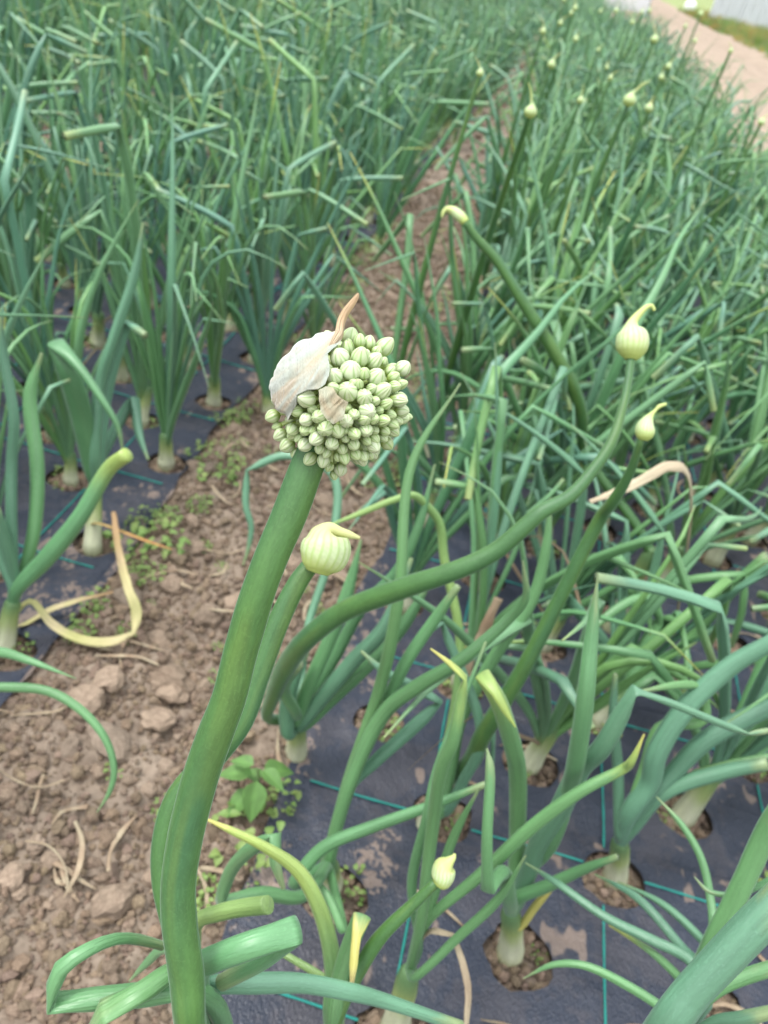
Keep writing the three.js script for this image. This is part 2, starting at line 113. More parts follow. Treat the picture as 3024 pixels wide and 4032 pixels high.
["I","leaf","g",[3,4],[[0.2872,0.1151,-0.6989,0.01023],[0.2914,0.1598,-0.7225,0.00958],[0.296,0.1958,-0.7395,0.00838],[0.2762,0.2244,-0.749,0.0072],[0.2495,0.2187,-0.7321,0.00603],[0.2219,0.2007,-0.7059,0.00462],[0.2095,0.1886,-0.6853,0.00135]]],
["I","leaf","b",[4],[[0.3455,0.122,-0.7715,0.00598],[0.2804,0.1211,-0.7342,0.00802],[0.2235,0.1645,-0.731,0.00796],[0.1764,0.2061,-0.7272,0.00664],[0.1482,0.2062,-0.6937,0.00189]]],
["N","leaf","b",[],[[-0.0883,0.0887,-0.5108,0.00779],[-0.0946,0.1264,-0.5136,0.00883],[-0.0944,0.1643,-0.5171,0.0079],[-0.0879,0.2081,-0.5255,0.00467]]],
["N","leaf","b",[],[[-0.0811,0.0902,-0.525,0.00839],[-0.0615,0.1389,-0.5351,0.00891],[-0.0395,0.1907,-0.5477,0.00867],[-0.0183,0.2387,-0.5573,0.00773],[-0.0101,0.3129,-0.5857,0.00227]]],
["N","leaf","g",[],[[-0.0789,0.0803,-0.5303,0.0072],[-0.0524,0.1248,-0.5472,0.00834],[-0.0234,0.173,-0.567,0.0082],[0.0007,0.2231,-0.5879,0.00732],[0.0143,0.272,-0.607,0.00239]]],
["N","leaf","g",[],[[-0.0839,0.102,-0.5212,0.00754],[-0.0794,0.1476,-0.5308,0.00785],[-0.0698,0.2047,-0.5495,0.00742],[-0.0634,0.2611,-0.5674,0.00653],[-0.0628,0.3181,-0.5854,0.00136]]],
["N","leaf","g",[],[[-0.0836,0.1425,-0.5015,0.00598],[-0.0953,0.199,-0.4805,0.00628],[-0.0828,0.2585,-0.4635,0.00607]]],
["K","leaf","ystub",[],[[-0.453,0.0981,-0.589,0.00853],[-0.4203,0.1467,-0.6031,0.0105],[-0.3877,0.2027,-0.6229,0.00948],[-0.3618,0.2656,-0.6473,0.00849],[-0.3388,0.2937,-0.6452,0.00804]]],
["K","leaf","b",[],[[-0.4571,0.1019,-0.5915,0.00688],[-0.4627,0.1562,-0.5943,0.00746],[-0.4713,0.2096,-0.5963,0.00515]]],
["K","leaf","b",[],[[-0.4592,0.1038,-0.5928,0.00606],[-0.4643,0.1632,-0.6071,0.0067],[-0.4735,0.2425,-0.636,0.00626],[-0.4718,0.2978,-0.6477,0.00584],[-0.4846,0.3582,-0.6621,0.00493],[-0.4881,0.4075,-0.6689,0.00144]]],
["K","leaf","b",[],[[-0.459,0.0992,-0.5894,0.00688],[-0.4809,0.1465,-0.5981,0.00754],[-0.4986,0.1885,-0.6033,0.00527]]],
["K","leaf","g",[],[[-0.4562,0.0977,-0.601,0.00696],[-0.4496,0.1649,-0.6302,0.00792],[-0.4577,0.2331,-0.659,0.0083],[-0.4777,0.3041,-0.689,0.00761],[-0.4684,0.3524,-0.7042,0.0018]]],
["K","leaf","dryg",[5],[[-0.4509,0.062,-0.6058,0.00371],[-0.4188,0.0455,-0.596,0.00486],[-0.3779,0.037,-0.5929,0.00543],[-0.3423,0.0395,-0.6007,0.00573],[-0.3187,0.0499,-0.6136,0.00661],[-0.3301,0.0565,-0.6428,0.00586],[-0.3589,0.067,-0.6735,0.00509],[-0.3958,0.0722,-0.7246,0.00405],[-0.4319,0.0832,-0.7802,0.00291]]],
["K","leaf","dryg",[],[[-0.4685,0.006,-0.6137,0.00359],[-0.4464,0.0187,-0.6384,0.00452],[-0.4202,0.0278,-0.6557,0.00394],[-0.3793,0.041,-0.6773,0.00183]]],
["M","leaf","g",[],[[-0.354,0.2435,-0.3803,0.00454],[-0.3212,0.257,-0.3847,0.0045],[-0.2938,0.2615,-0.3819,0.00348],[-0.248,0.2623,-0.3779,0.00048]]],
["M","leaf","g",[],[[-0.3427,0.2227,-0.3655,0.00454],[-0.3151,0.2303,-0.3703,0.00452],[-0.2755,0.2372,-0.3755,0.00431],[-0.2465,0.2336,-0.372,0.0041],[-0.2216,0.2241,-0.3637,0.0037],[-0.2078,0.2084,-0.3562,0.00332],[-0.2012,0.1919,-0.3474,0.00294],[-0.2019,0.1766,-0.3389,0.00216],[-0.2078,0.1601,-0.3291,0.00059]]],
["L","leaf","dryo",[],[[-0.4503,0.0603,-0.7741,0.00326],[-0.3828,0.0571,-0.7708,0.00292],[-0.3386,0.0572,-0.7682,0.00097]]],
["L","leaf","g",[4],[[-0.4849,0.1123,-0.823,0.01317],[-0.4986,0.1907,-0.8273,0.0155],[-0.5123,0.2594,-0.8242,0.01442],[-0.5282,0.2968,-0.826,0.01041],[-0.4867,0.2816,-0.8071,0.00737],[-0.4459,0.2564,-0.7878,0.00529],[-0.4202,0.2276,-0.7789,0.00386],[-0.41,0.2004,-0.77,0.0015]]],
["L","leaf","b",[],[[-0.4783,0.1405,-0.8197,0.00889],[-0.4868,0.2306,-0.8556,0.00852],[-0.4738,0.3032,-0.88,0.0077],[-0.4595,0.3782,-0.9063,0.00631],[-0.4548,0.4424,-0.9237,0.00176]]],
["L","leaf","b",[4],[[-0.4804,0.1186,-0.8281,0.00987],[-0.4869,0.2032,-0.8663,0.01002],[-0.4798,0.2665,-0.8895,0.00951],[-0.4678,0.312,-0.8997,0.00809],[-0.4298,0.3116,-0.8773,0.00458]]],
["L","leaf","b",[3],[[-0.4859,0.1068,-0.8439,0.0067],[-0.4656,0.1853,-0.8984,0.00834],[-0.4578,0.196,-0.9008,0.0083],[-0.438,0.1622,-0.8707,0.00661],[-0.4126,0.1367,-0.8473,0.00197]]],
] };
// ---------------------------------------------------------------- helpers
const V3 = (x, y, z) => new THREE.Vector3(x, y, z);
let seed = 7;
const rnd = () => { seed = (seed * 1664525 + 1013904223) >>> 0; return seed / 4294967296; };
const rr = (a, b) => a + (b - a) * rnd();
const mix = (a, b, t) => a + (b - a) * t;
const mix3 = (a, b, t) => [mix(a[0], b[0], t), mix(a[1], b[1], t), mix(a[2], b[2], t)];
const sst = (a, b, x) => { const t = Math.min(1, Math.max(0, (x - a) / (b - a))); return t * t * (3 - 2 * t); };
const hash = (x, y, z) => { let n = (x * 374761393 + y * 668265263 + z * 2147483647 + 12345) | 0; n = Math.imul(n ^ (n >>> 13), 1274126177); n ^= n >>> 16; return (n >>> 0) / 4294967296; };
function noise(x, y = 0, z = 0) {
  const X = Math.floor(x), Y = Math.floor(y), Z = Math.floor(z), f = (t) => t * t * (3 - 2 * t), u = f(x - X), v = f(y - Y), w = f(z - Z);
  const l = (dy, dz) => mix(hash(X, Y + dy, Z + dz), hash(X + 1, Y + dy, Z + dz), u);
  return mix(mix(l(0, 0), l(1, 0), v), mix(l(0, 1), l(1, 1), v), w) * 2 - 1;
}
const fbm = (x, y, z, o = 4) => { let s = 0, a = 0.5; for (let i = 0; i < o; i++) { s += a * noise(x, y, z); x = x * 2.03 + 7; y = y * 2.03 + 3; z = z * 2.03 + 5; a *= 0.5; } return s; };
function pnoise(x, y, p) {                                   // value noise that tiles with period p
  const X = Math.floor(x), Y = Math.floor(y), f = (t) => t * t * (3 - 2 * t), u = f(x - X), v = f(y - Y), m = (a) => ((a % p) + p) % p;
  return mix(mix(hash(m(X), m(Y), p), hash(m(X + 1), m(Y), p), u), mix(hash(m(X), m(Y + 1), p), hash(m(X + 1), m(Y + 1), p), u), v) * 2 - 1;
}
function tex(w, h, fn, srgb = true) {
  const d = new Uint8Array(w * h * 4);
  for (let y = 0; y < h; y++) for (let x = 0; x < w; x++) {
    const c = fn(x / w, y / h, x, y), o = (y * w + x) * 4;
    for (let k = 0; k < 3; k++) { let v = Array.isArray(c) ? c[k] : c; v = Math.min(1, Math.max(0, v)); if (srgb) v = v < 0.0031308 ? v * 12.92 : 1.055 * Math.pow(v, 1 / 2.4) - 0.055; d[o + k] = v * 255; }
    d[o + 3] = 255;
  }
  const t = new THREE.DataTexture(d, w, h);
  t.wrapS = t.wrapT = THREE.RepeatWrapping; t.magFilter = THREE.LinearFilter; t.minFilter = THREE.LinearMipmapLinearFilter; t.generateMipmaps = true;
  if (srgb) t.colorSpace = THREE.SRGBColorSpace;
  t.needsUpdate = true; return t;
}
const names = {};
const numbered = (n) => { const k = names[n] = (names[n] ?? -1) + 1; return k ? `${n}_${String(k).padStart(3, '0')}` : n; };
function tag(o, label, category, group, kind) {
  if (label) o.userData.label = label;
  if (category) o.userData.category = category;
  if (group) o.userData.group = group;
  if (kind) o.userData.kind = kind;
  return o;
}
function mesh(name, geo, mat, parent) { const m = new THREE.Mesh(geo, mat); m.name = name; m.castShadow = m.receiveShadow = true; parent.add(m); return m; }
function group(name, x = 0, y = 0, z = 0) { const g = new THREE.Group(); g.name = numbered(name); g.position.set(x, y, z); scene.add(g); return g; }
function structure(name, geo, mat, label, cat) { const m = mesh(numbered(name), geo, mat, scene); return tag(m, label, cat, null, 'structure'); }
function geom(pos, idx, uv, col) {
  const g = new THREE.BufferGeometry();
  g.setAttribute('position', new THREE.Float32BufferAttribute(pos, 3));
  if (uv) g.setAttribute('uv', new THREE.Float32BufferAttribute(uv, 2));
  if (col) g.setAttribute('color', new THREE.Float32BufferAttribute(col, 3));
  g.setIndex(idx); g.computeVertexNormals(); return g;
}

// a hollow leaf, stalk or dry ribbon: pts [x,y,z,r]; kinks: indices where it is snapped over; color(t, angle, point) gives pigment
function tube(pts, { kinks = [], sides = 10, step = 0.014, color = () => [1, 1, 1], flat = 1, flatN = 1, cap = true, ribs = 0, ribDepth = 0, origin = [0, 0, 0], wob = 0, rsmooth = true } = {}) {
  const P = [], R = [], K = [];
  const cuts = [0, ...kinks, pts.length - 1];
  for (let s = 0; s < cuts.length - 1; s++) {
    const seg = pts.slice(cuts[s], cuts[s + 1] + 1);
    if (seg.length < 2) continue;
    const cv = seg.map((p) => V3(p[0] - origin[0], p[1] - origin[1], p[2] - origin[2]));
    let curve = new THREE.CatmullRomCurve3(cv, false, 'centripetal');
    let n = 0; for (let i = 1; i < cv.length; i++) n += cv[i].distanceTo(cv[i - 1]);
    n = Math.max(2, Math.ceil(n / step), (seg.length - 1) * 2);
    for (let i = s ? 1 : 0; i <= n; i++) {
      const t = i / n, q = t * (seg.length - 1), a = Math.min(seg.length - 2, Math.floor(q)), f = q - a;
      P.push(curve.getPoint(t));
      const ra = seg[a][3], rb = seg[a + 1][3];
      const rp = seg[Math.max(0, a - 1)][3], rn = seg[Math.min(seg.length - 1, a + 2)][3];
      const cr = 0.5 * (2 * ra + (rb - rp) * f + (2 * rp - 5 * ra + 4 * rb - rn) * f * f + (3 * ra - rp - 3 * rb + rn) * f * f * f);
      R.push(rsmooth ? Math.max(cr, Math.min(ra, rb) * 0.85) : mix(ra, rb, f));
      K.push(i === n && s < cuts.length - 2 ? 1 : 0);
    }
  }
  const N = P.length, L = [0];
  for (let i = 1; i < N; i++) L.push(L[i - 1] + P[i].distanceTo(P[i - 1]));
  const tot = L[N - 1], pos = [], idx = [], uv = [], col = [];
  const kinkAt = []; for (let i = 0; i < N; i++) if (K[i]) kinkAt.push(i);
  let nrm = null, prevT = null;
  for (let i = 0; i < N; i++) {
    const a = P[Math.max(0, i - 1)], b = P[Math.min(N - 1, i + 1)];
    const T0 = P[i].clone().sub(a), T1 = b.clone().sub(P[i]); if (i > 0) T0.normalize(); if (i < N - 1) T1.normalize();
    let T = T0.clone().add(T1); if (T.lengthSq() < 0.05) T = T0.clone().cross(V3(0.3, 0.2, 1)).normalize(); T.normalize();
    if (!nrm) { nrm = Math.abs(T.y) < 0.9 ? V3(0, 1, 0) : V3(1, 0, 0); nrm.sub(T.clone().multiplyScalar(nrm.dot(T))).normalize(); }
    else { const q = new THREE.Quaternion().setFromUnitVectors(prevT, T); nrm.applyQuaternion(q); nrm.sub(T.clone().multiplyScalar(nrm.dot(T))).normalize(); }
    prevT = T;
    const M = T.clone().cross(nrm);
    let f = 1, B = null;
    for (const k of kinkAt) {
      const dl = Math.abs(L[i] - L[k]), w = Math.exp(-Math.pow(dl / (R[k] * 2.2), 2));
      if (w > 0.03) {
        const t0 = P[k].clone().sub(P[k - 1]).normalize(), t1 = P[Math.min(N - 1, k + 1)].clone().sub(P[k]).normalize();
        const bb = t0.cross(t1); if (bb.lengthSq() > 1e-4) { f = Math.min(f, 1 - 0.66 * w); B = bb.normalize(); }
      }
    }
    for (let j = 0; j <= sides; j++) {
      const th = (j / sides) * Math.PI * 2;
      let r = R[i] * (1 + (ribs ? ribDepth * Math.cos(ribs * th) : 0) + (wob ? wob * noise(L[i] * 60, Math.cos(th) * 1.3, Math.sin(th) * 1.3 + R[i] * 1000) : 0));
      const o = nrm.clone().multiplyScalar(Math.cos(th) * r * flatN).add(M.clone().multiplyScalar(Math.sin(th) * r * flat));
      if (B) { const p = B.clone().cross(T).normalize(), d = o.dot(p); o.addScaledVector(p, -d * (1 - f)); const e = o.dot(B); o.addScaledVector(B, e * (1 - f) * 0.35); }
      pos.push(P[i].x + o.x, P[i].y + o.y, P[i].z + o.z);
      uv.push(j / sides, L[i] * 5);
      const c = color(L[i] / tot, th, P[i], L[i]); col.push(c[0], c[1], c[2]);
    }
  }
  const W = sides + 1;
  for (let i = 0; i < N - 1; i++) for (let j = 0; j < sides; j++) { const a = i * W + j, b = a + W; idx.push(a, b, a + 1, b, b + 1, a + 1); }
  if (cap) for (const [i, s] of [[0, 1], [N - 1, 0]]) {
    const c0 = pos.length / 3; const inw = i ? -0.25 : 0.25, T = (i ? P[N - 1].clone().sub(P[N - 2]) : P[1].clone().sub(P[0])).normalize().multiplyScalar(R[i] * (i ? -0.3 : 0));
    pos.push(P[i].x + T.x, P[i].y + T.y, P[i].z + T.z); uv.push(0.5, L[i] * 5); const c = color(i ? 1 : 0, 0, P[i], L[i]); col.push(...c);
    for (let j = 0; j < sides; j++) s ? idx.push(c0, i * W + j, i * W + j + 1) : idx.push(c0, i * W + j + 1, i * W + j);
  }
  return geom(pos, idx, uv, col);
}

// ---------------------------------------------------------------- materials
const leafMap = tex(256, 512, (u, v) => {
  const streak = pnoise(u * 32, v * 4, 32) * 0.07 + pnoise(u * 64, v * 8, 64) * 0.05 + pnoise(u * 8, v * 8, 8) * 0.09;
  const spot = Math.max(0, pnoise(u * 64, v * 128, 64) - 0.62) * 1.1 + Math.max(0, pnoise(u * 128, v * 256, 128) - 0.6) * 0.7;
  const b = 0.86 + streak + spot * 0.6;
  return [b + spot * 0.3, b, b + spot * 0.35];
});
const leafBump = tex(256, 256, (u, v) => 0.5 + pnoise(u * 32, v * 4, 32) * 0.25 + pnoise(u * 64, v * 64, 64) * 0.12 + pnoise(u * 8, v * 8, 8) * 0.2, false);
const leafMat = new THREE.MeshPhysicalMaterial({ vertexColors: true, map: leafMap, bumpMap: leafBump, bumpScale: 0.0005, roughness: 0.42, specularIntensity: 1, sheen: 0.28, sheenColor: new THREE.Color(0.72, 0.88, 0.86), sheenRoughness: 0.7 });
const scapeMap = tex(256, 512, (u, v) => { const m = pnoise(u * 8, v * 16, 8) * 0.08 + pnoise(u * 64, v * 2, 64) * 0.05 + pnoise(u * 16, v * 32, 16) * 0.07 + pnoise(u * 64, v * 128, 64) * 0.05, sp = Math.max(0, pnoise(u * 48, v * 192, 48) - 0.5) * 1.1 + Math.max(0, pnoise(u * 96, v * 384, 96) - 0.5) * 0.8 + Math.max(0, pnoise(u * 48, v * 32, 16) - 0.72) * 1.6 + Math.max(0, pnoise(u * 96, v * 16, 16) - 0.8) * 2.2; return [0.86 + m + sp * 0.9, 0.88 + m + sp * 0.6, 0.86 + m + sp * 0.9]; });
const scapeBump = tex(256, 256, (u, v) => 0.5 + pnoise(u * 64, v * 64, 64) * 0.15 + pnoise(u * 16, v * 16, 16) * 0.15, false);
const scapeMat = new THREE.MeshPhysicalMaterial({ vertexColors: true, map: scapeMap, bumpMap: scapeBump, bumpScale: 0.0003, roughness: 0.5, specularIntensity: 0.8, sheen: 0.6, sheenColor: new THREE.Color(0.72, 0.88, 0.86), sheenRoughness: 0.6 });
const leafMats = [[1.06, 1.06, 1.04], [1.24, 1.16, 0.92], [0.95, 1, 1.1], [1.14, 1.08, 1.06]].map((c) => { const m = leafMat.clone(); m.color.setRGB(...c); return m; });
const dryMat = new THREE.MeshStandardMaterial({ vertexColors: true, map: leafMap, bumpMap: leafBump, bumpScale: 0.0012, roughness: 0.8 });
const neckMat = new THREE.MeshPhysicalMaterial({ vertexColors: true, map: leafMap, roughness: 0.5 });
const budMat = new THREE.MeshPhysicalMaterial({ vertexColors: true, roughness: 0.32, specularIntensity: 1 });
const closedBudMat = new THREE.MeshPhysicalMaterial({ vertexColors: true, roughness: 0.48 });
const paperMat = new THREE.MeshPhysicalMaterial({ vertexColors: true, roughness: 0.75, transmission: 0.4, thickness: 0, side: THREE.DoubleSide, bumpMap: leafBump, bumpScale: 0.0006 });
const weedMat = new THREE.MeshPhysicalMaterial({ vertexColors: true, roughness: 0.65, transmission: 0.25, thickness: 0, side: THREE.DoubleSide });

const soilGrain = (u, v) => pnoise(u * 16, v * 16, 16) * 0.35 + pnoise(u * 48, v * 48, 48) * 0.3 + pnoise(u * 128, v * 128, 128) * 0.28 + pnoise(u * 256, v * 256, 256) * 0.2;
const soilMap = tex(1024, 1024, (u, v) => {
  const g = soilGrain(u, v), b = pnoise(u * 6, v * 6, 6) * 0.5 + 0.5;
  const c = mix3([0.118, 0.086, 0.063], [0.268, 0.212, 0.162], Math.min(1, Math.max(0, 0.5 + g * 0.9)));
  return mix3(c, [0.215, 0.172, 0.130], b * 0.45);
});
const soilBump = tex(512, 512, (u, v) => 0.5 + soilGrain(u, v) * 0.5, false);
const soilMat = new THREE.MeshStandardMaterial({ map: soilMap, bumpMap: soilBump, bumpScale: 0.003, roughness: 0.95 });
const clodMat = new THREE.MeshStandardMaterial({ map: soilMap, bumpMap: soilBump, bumpScale: 0.0003, roughness: 0.95, vertexColors: true });

const matMap = tex(1024, 2048, (u, v) => {
  const x = u * 0.95, y = v * 1.9;
  const weave = 0.05 * pnoise(u * 512, v * 256, 512);
  let c = [0.021, 0.027, 0.045].map((k) => k * (1 + weave + 0.16 * pnoise(u * 8, v * 8, 8)));
  const splash = fbm(x * 16, y * 16, 2, 4) + 0.55 * fbm(x * 60, y * 60, 9, 3);
  const spots = pnoise(u * 40, v * 40, 40) + 0.5 * pnoise(u * 128, v * 128, 128);
  const edge = Math.exp(-x / 0.05) * 0.55 + Math.exp(-(0.95 - x) / 0.05) * 0.55;
  const m = sst(0.5, 0.72, splash * 0.9 + edge * 0.7 + 0.25 * pnoise(u * 256, v * 512, 256)) * 0.6 + sst(0.82, 1.0, spots) * 0.6 + 0.07 * sst(-0.2, 0.6, pnoise(u * 24, v * 48, 24) + 0.6 * pnoise(u * 128, v * 256, 128));
  return mix3(c, [0.25, 0.185, 0.145], Math.min(0.85, Math.max(0, m)));
});
const matBump = tex(512, 512, (u, v) => 0.5 + 0.1 * pnoise(u * 128, v * 64, 64) + pnoise(u * 6, v * 6, 6) * 0.3 + pnoise(u * 3, v * 3, 3) * 0.2, false);
matBump.repeat.set(7, 14);
const matMat = new THREE.MeshPhysicalMaterial({ map: matMap, bumpMap: matBump, bumpScale: 0.004, roughness: 0.46, specularIntensity: 0.9 });
const threadMat = new THREE.MeshStandardMaterial({ color: new THREE.Color(0.02, 0.26, 0.22), roughness: 0.55 });

// ---------------------------------------------------------------- setting: soil, beds, road, verge
const ROWS = [];                                              // planting holes
const BEDS = [{ x0: -0.075, x1: 0.86, px: 0, pz: -0.407, n: 5 }, { x0: -1.34, x1: -0.425, px: -1.27, pz: -0.577, n: 5 }, { x0: -2.42, x1: -1.70, px: -2.35, pz: -0.52, n: 4 }];
BEDS.forEach((b, bi) => {
  for (let j = -3; j < 210; j++) for (let i = 0; i < b.n; i++) {
    const odd = j & 1, x = b.px + i * 0.2 + (odd ? 0.1 : 0), z = b.pz - j * 0.111;
    if (x > b.x1 - 0.04) continue;
    ROWS.push({ b: bi, i, j, x: x + (hash(i, j, bi) - 0.5) * 0.018, z: z + (hash(j, i, bi + 9) - 0.5) * 0.018 });
  }
});
for (let j = 0; j < 150; j++) { const z = -1.25 - j * 0.15; if (hash(j, 6, 4) < 0.4 && z < -1.3) ROWS.push({ b: 0, i: 8, j, x: -0.045 + 0.02 * noise(j * 2.3), z: z + 0.05 }); if (hash(j, 4, 4) < 0.5) ROWS.push({ b: 1, i: 8, j, x: -0.385 + 0.03 * noise(j * 3.1), z }); }
const fieldH = (x, z) => {                                   // bare soil height between and under the mats
  let f = 0; for (const [a, c] of [[-0.425, -0.075], [-1.70, -1.34]]) f = Math.max(f, sst(a - 0.02, a + 0.05, x) * (1 - sst(c - 0.05, c + 0.02, x)));
  f = Math.max(f, sst(0.84, 0.92, x));
  const rough = fbm(x * 9, z * 9, 1, 3) * 0.022 + fbm(x * 34, z * 34, 4, 3) * 0.018 + (0.35 - Math.abs(fbm(x * 60, z * 60, 8, 3))) * 0.016;
  return mix(-0.013 + fbm(x * 30, z * 30, 3, 3) * 0.008, 0.004 + rough, f);
};
function sheet(x0, x1, z0, z1, nx, nz, hf, s = 1 / 0.55) {
  const pos = [], uv = [], idx = [];
  for (let j = 0; j <= nz; j++) for (let i = 0; i <= nx; i++) { const x = mix(x0, x1, i / nx), z = mix(z0, z1, j / nz); pos.push(x, hf(x, z), z); uv.push(x * s, z * s); }
  for (let j = 0; j < nz; j++) for (let i = 0; i < nx; i++) { const a = j * (nx + 1) + i, b = a + nx + 1; idx.push(a, a + 1, b, b, a + 1, b + 1); }
  return geom(pos, idx, uv);
}
const bare = new THREE.MeshStandardMaterial({ map: soilMap, bumpMap: soilBump, bumpScale: 0.02, roughness: 0.97 });
structure('ground', sheet(-160, 160, 60, -260, 40, 40, () => -0.12, 1 / 3), bare, 'open brown earth reaching away beyond the onion field', 'ground');
const fieldSoil = structure('field_soil', mergeGeometries([sheet(-0.62, 0.1, -3.2, 0.1, 150, 460, fieldH), sheet(-3.4, -0.62, -3.2, 0.1, 110, 130, fieldH), sheet(0.1, 1.25, -3.2, 0.1, 70, 200, fieldH), sheet(-3.4, 1.25, -26, -3.2, 120, 300, fieldH)]), soilMat, 'cloddy pinkish brown soil in the furrow between the planted beds', 'soil');

// woven mats with planting holes, and the green guide threads woven into them
const shown = (x, y, z) => { const p = V3(x, y, z).applyMatrix4(camera.matrixWorldInverse); if (p.z > -0.05) return null; const f = 1 / Math.tan(33.5 * Math.PI / 180); return [(p.x / -p.z) * f / 0.75, (p.y / -p.z) * f, -p.z]; };
BEDS.forEach((b, bi) => {
  const zs = [0.3, -3.2, -9, bi ? -26 : -10.8], w = b.x1 - b.x0;
  const g = group('weed_mat', 0, 0, 0);
  tag(g, ['dark woven weed mat with round planting holes in the bed with most flower buds', 'dark woven weed mat of the bed across the bare furrow', 'dark woven weed mat of the farthest bed beside the white film'][bi], 'weed mat', null, 'structure');
  const edge = (x, z, s) => x + 0.012 * noise(z * 5, s * 7 + bi) + 0.006 * noise(z * 23, s * 3 + bi);
  const sec = (z0, z1, holes, name) => {
    const sh = new THREE.Shape(), n = Math.ceil(Math.abs(z1 - z0) / 0.05), pts = [];
    for (let i = 0; i <= n; i++) { const z = mix(z0, z1, i / n); pts.push(new THREE.Vector2(edge(b.x0, z, 1), -z)); }
    for (let i = n; i >= 0; i--) { const z = mix(z0, z1, i / n); pts.push(new THREE.Vector2(edge(b.x1, z, 2), -z)); }
    sh.setFromPoints(pts);
    for (const h of holes) {
      const p = new THREE.Path(), q = [], r0 = h.r;
      for (let k = 0; k < 22; k++) { const a = k / 22 * Math.PI * 2, r = r0 * (1 + 0.09 * noise(Math.cos(a) * 2 + h.i * 5, Math.sin(a) * 2 + h.j * 3, bi) + 0.06 * noise(k * 1.7, h.j * 3, h.i)); q.push(new THREE.Vector2(h.x + Math.cos(a) * r, -h.z + Math.sin(a) * r * 0.92)); }
      p.setFromPoints(q); sh.holes.push(p);
    }
    const geo = new THREE.ExtrudeGeometry(sh, { depth: 0.0012, bevelEnabled: false });
    const P = geo.attributes.position, U = [];
    for (let i = 0; i < P.count; i++) { const x = P.getX(i), y = P.getY(i), z = P.getZ(i); P.setXYZ(i, x, 0.002 + z + 0.0025 * noise(x * 9, y * 9, bi), -y); U.push((x - b.x0) / w, y / 1.9); }
    geo.setAttribute('uv', new THREE.Float32BufferAttribute(U, 2)); geo.computeVertexNormals();
    mesh(name, geo, matMat, g);
  };
  const near = ROWS.filter((h) => h.b === bi && h.z > -3.1 && h.z < 0.25 && h.x > b.x0 + 0.045 && h.x < b.x1 - 0.035);
  near.forEach((h) => { h.r = 0.031 + 0.006 * hash(h.i, h.j, 77); });
  sec(zs[0], zs[1], near, 'fabric'); sec(zs[1], zs[3], [], 'fabric');
  // threads
  const strip = (ax, az, bx, bz) => {
    const L = Math.hypot(bx - ax, bz - az), n = Math.max(2, Math.ceil(L / 0.012)), pts = [];
    for (let i = 0; i <= n; i++) { const t = i / n, x = mix(ax, bx, t), z = mix(az, bz, t), wv = 0.0016 * noise(x * 12 + 3, z * 12); pts.push([x + (az !== bz ? wv : 0), 0.0046 + 0.0025 * noise(x * 9, -z * 9, bi), z + (az === bz ? wv : 0), 0.0013 * (1 + 0.18 * Math.sin(i * 2.1))]); }
    mesh('marker_thread', tube(pts, { sides: 5, flat: 1, step: 0.03, rsmooth: false }), threadMat, g);
  };
  const cut = (along, c, a0, a1) => {                         // leave the thread out where a hole was cut through it
    const stops = near.filter((h) => Math.abs((along ? h.x : h.z) - c) < h.r * 0.95).map((h) => { const q = along ? h.z : h.x, e = Math.sqrt(Math.max(0, h.r * h.r - Math.pow((along ? h.x : h.z) - c, 2))); return [q - e, q + e]; }).sort((p, q) => p[0] - q[0]);
    let a = a0; for (const [s, e] of stops) { if (s > a + 0.01 && s < a1) along ? strip(c, a, c, s) : strip(a, c, s, c); a = Math.max(a, e); }
    if (a < a1 - 0.01) along ? strip(c, a, c, a1) : strip(a, c, a1, c);
  };
  if (bi < 2) {
    for (let x = bi ? -0.545 : 0.085; bi ? x > b.x0 : x < b.x1; x += bi ? -0.207 : 0.207) cut(true, x, -3.1, 0.25);
    for (let z = -0.077; z > -2.4; z -= 0.222) cut(false, z, b.x0 + 0.02, b.x1 - 0.02);
  }
});

// clods and crumbs of the furrow
function clodGeo(k, det = 2) {
  const g = new THREE.IcosahedronGeometry(1, det), P = g.attributes.position, U = [], C = [];
  const t = 0.84 + 0.4 * hash(k, 5, 2), wm = hash(k, 8, 1) * 0.1 - 0.04;
  for (let i = 0; i < P.count; i++) {
    const v = V3().fromBufferAttribute(P, i), r = 1 + 0.55 * fbm(v.x * 1.5 + k * 9, v.y * 1.3, v.z * 1.3, 3) + 0.14 * fbm(v.x * 5 + k, v.y * 5, v.z * 5, 2);
    P.setXYZ(i, v.x * r, v.y * r * (0.62 + 0.2 * hash(k, 1, 1)), v.z * r * (0.75 + 0.4 * hash(k, 2, 2)));
    U.push(v.x * 0.35 + k * 0.13 + v.y * 0.3, v.z * 0.35 + v.y * 0.2); C.push(t * (1 + wm), t, t * (1 - wm));
  }
  g.setAttribute('uv', new THREE.Float32BufferAttribute(U, 2)); g.setAttribute('color', new THREE.Float32BufferAttribute(C, 3));
  g.computeVertexNormals(); return g;
}
const clods = Array.from({ length: 9 }, (_, k) => clodGeo(k)), crumbGeo = clodGeo(12, 1);
const inFurrow = (x) => (x > -0.44 && x < -0.06);
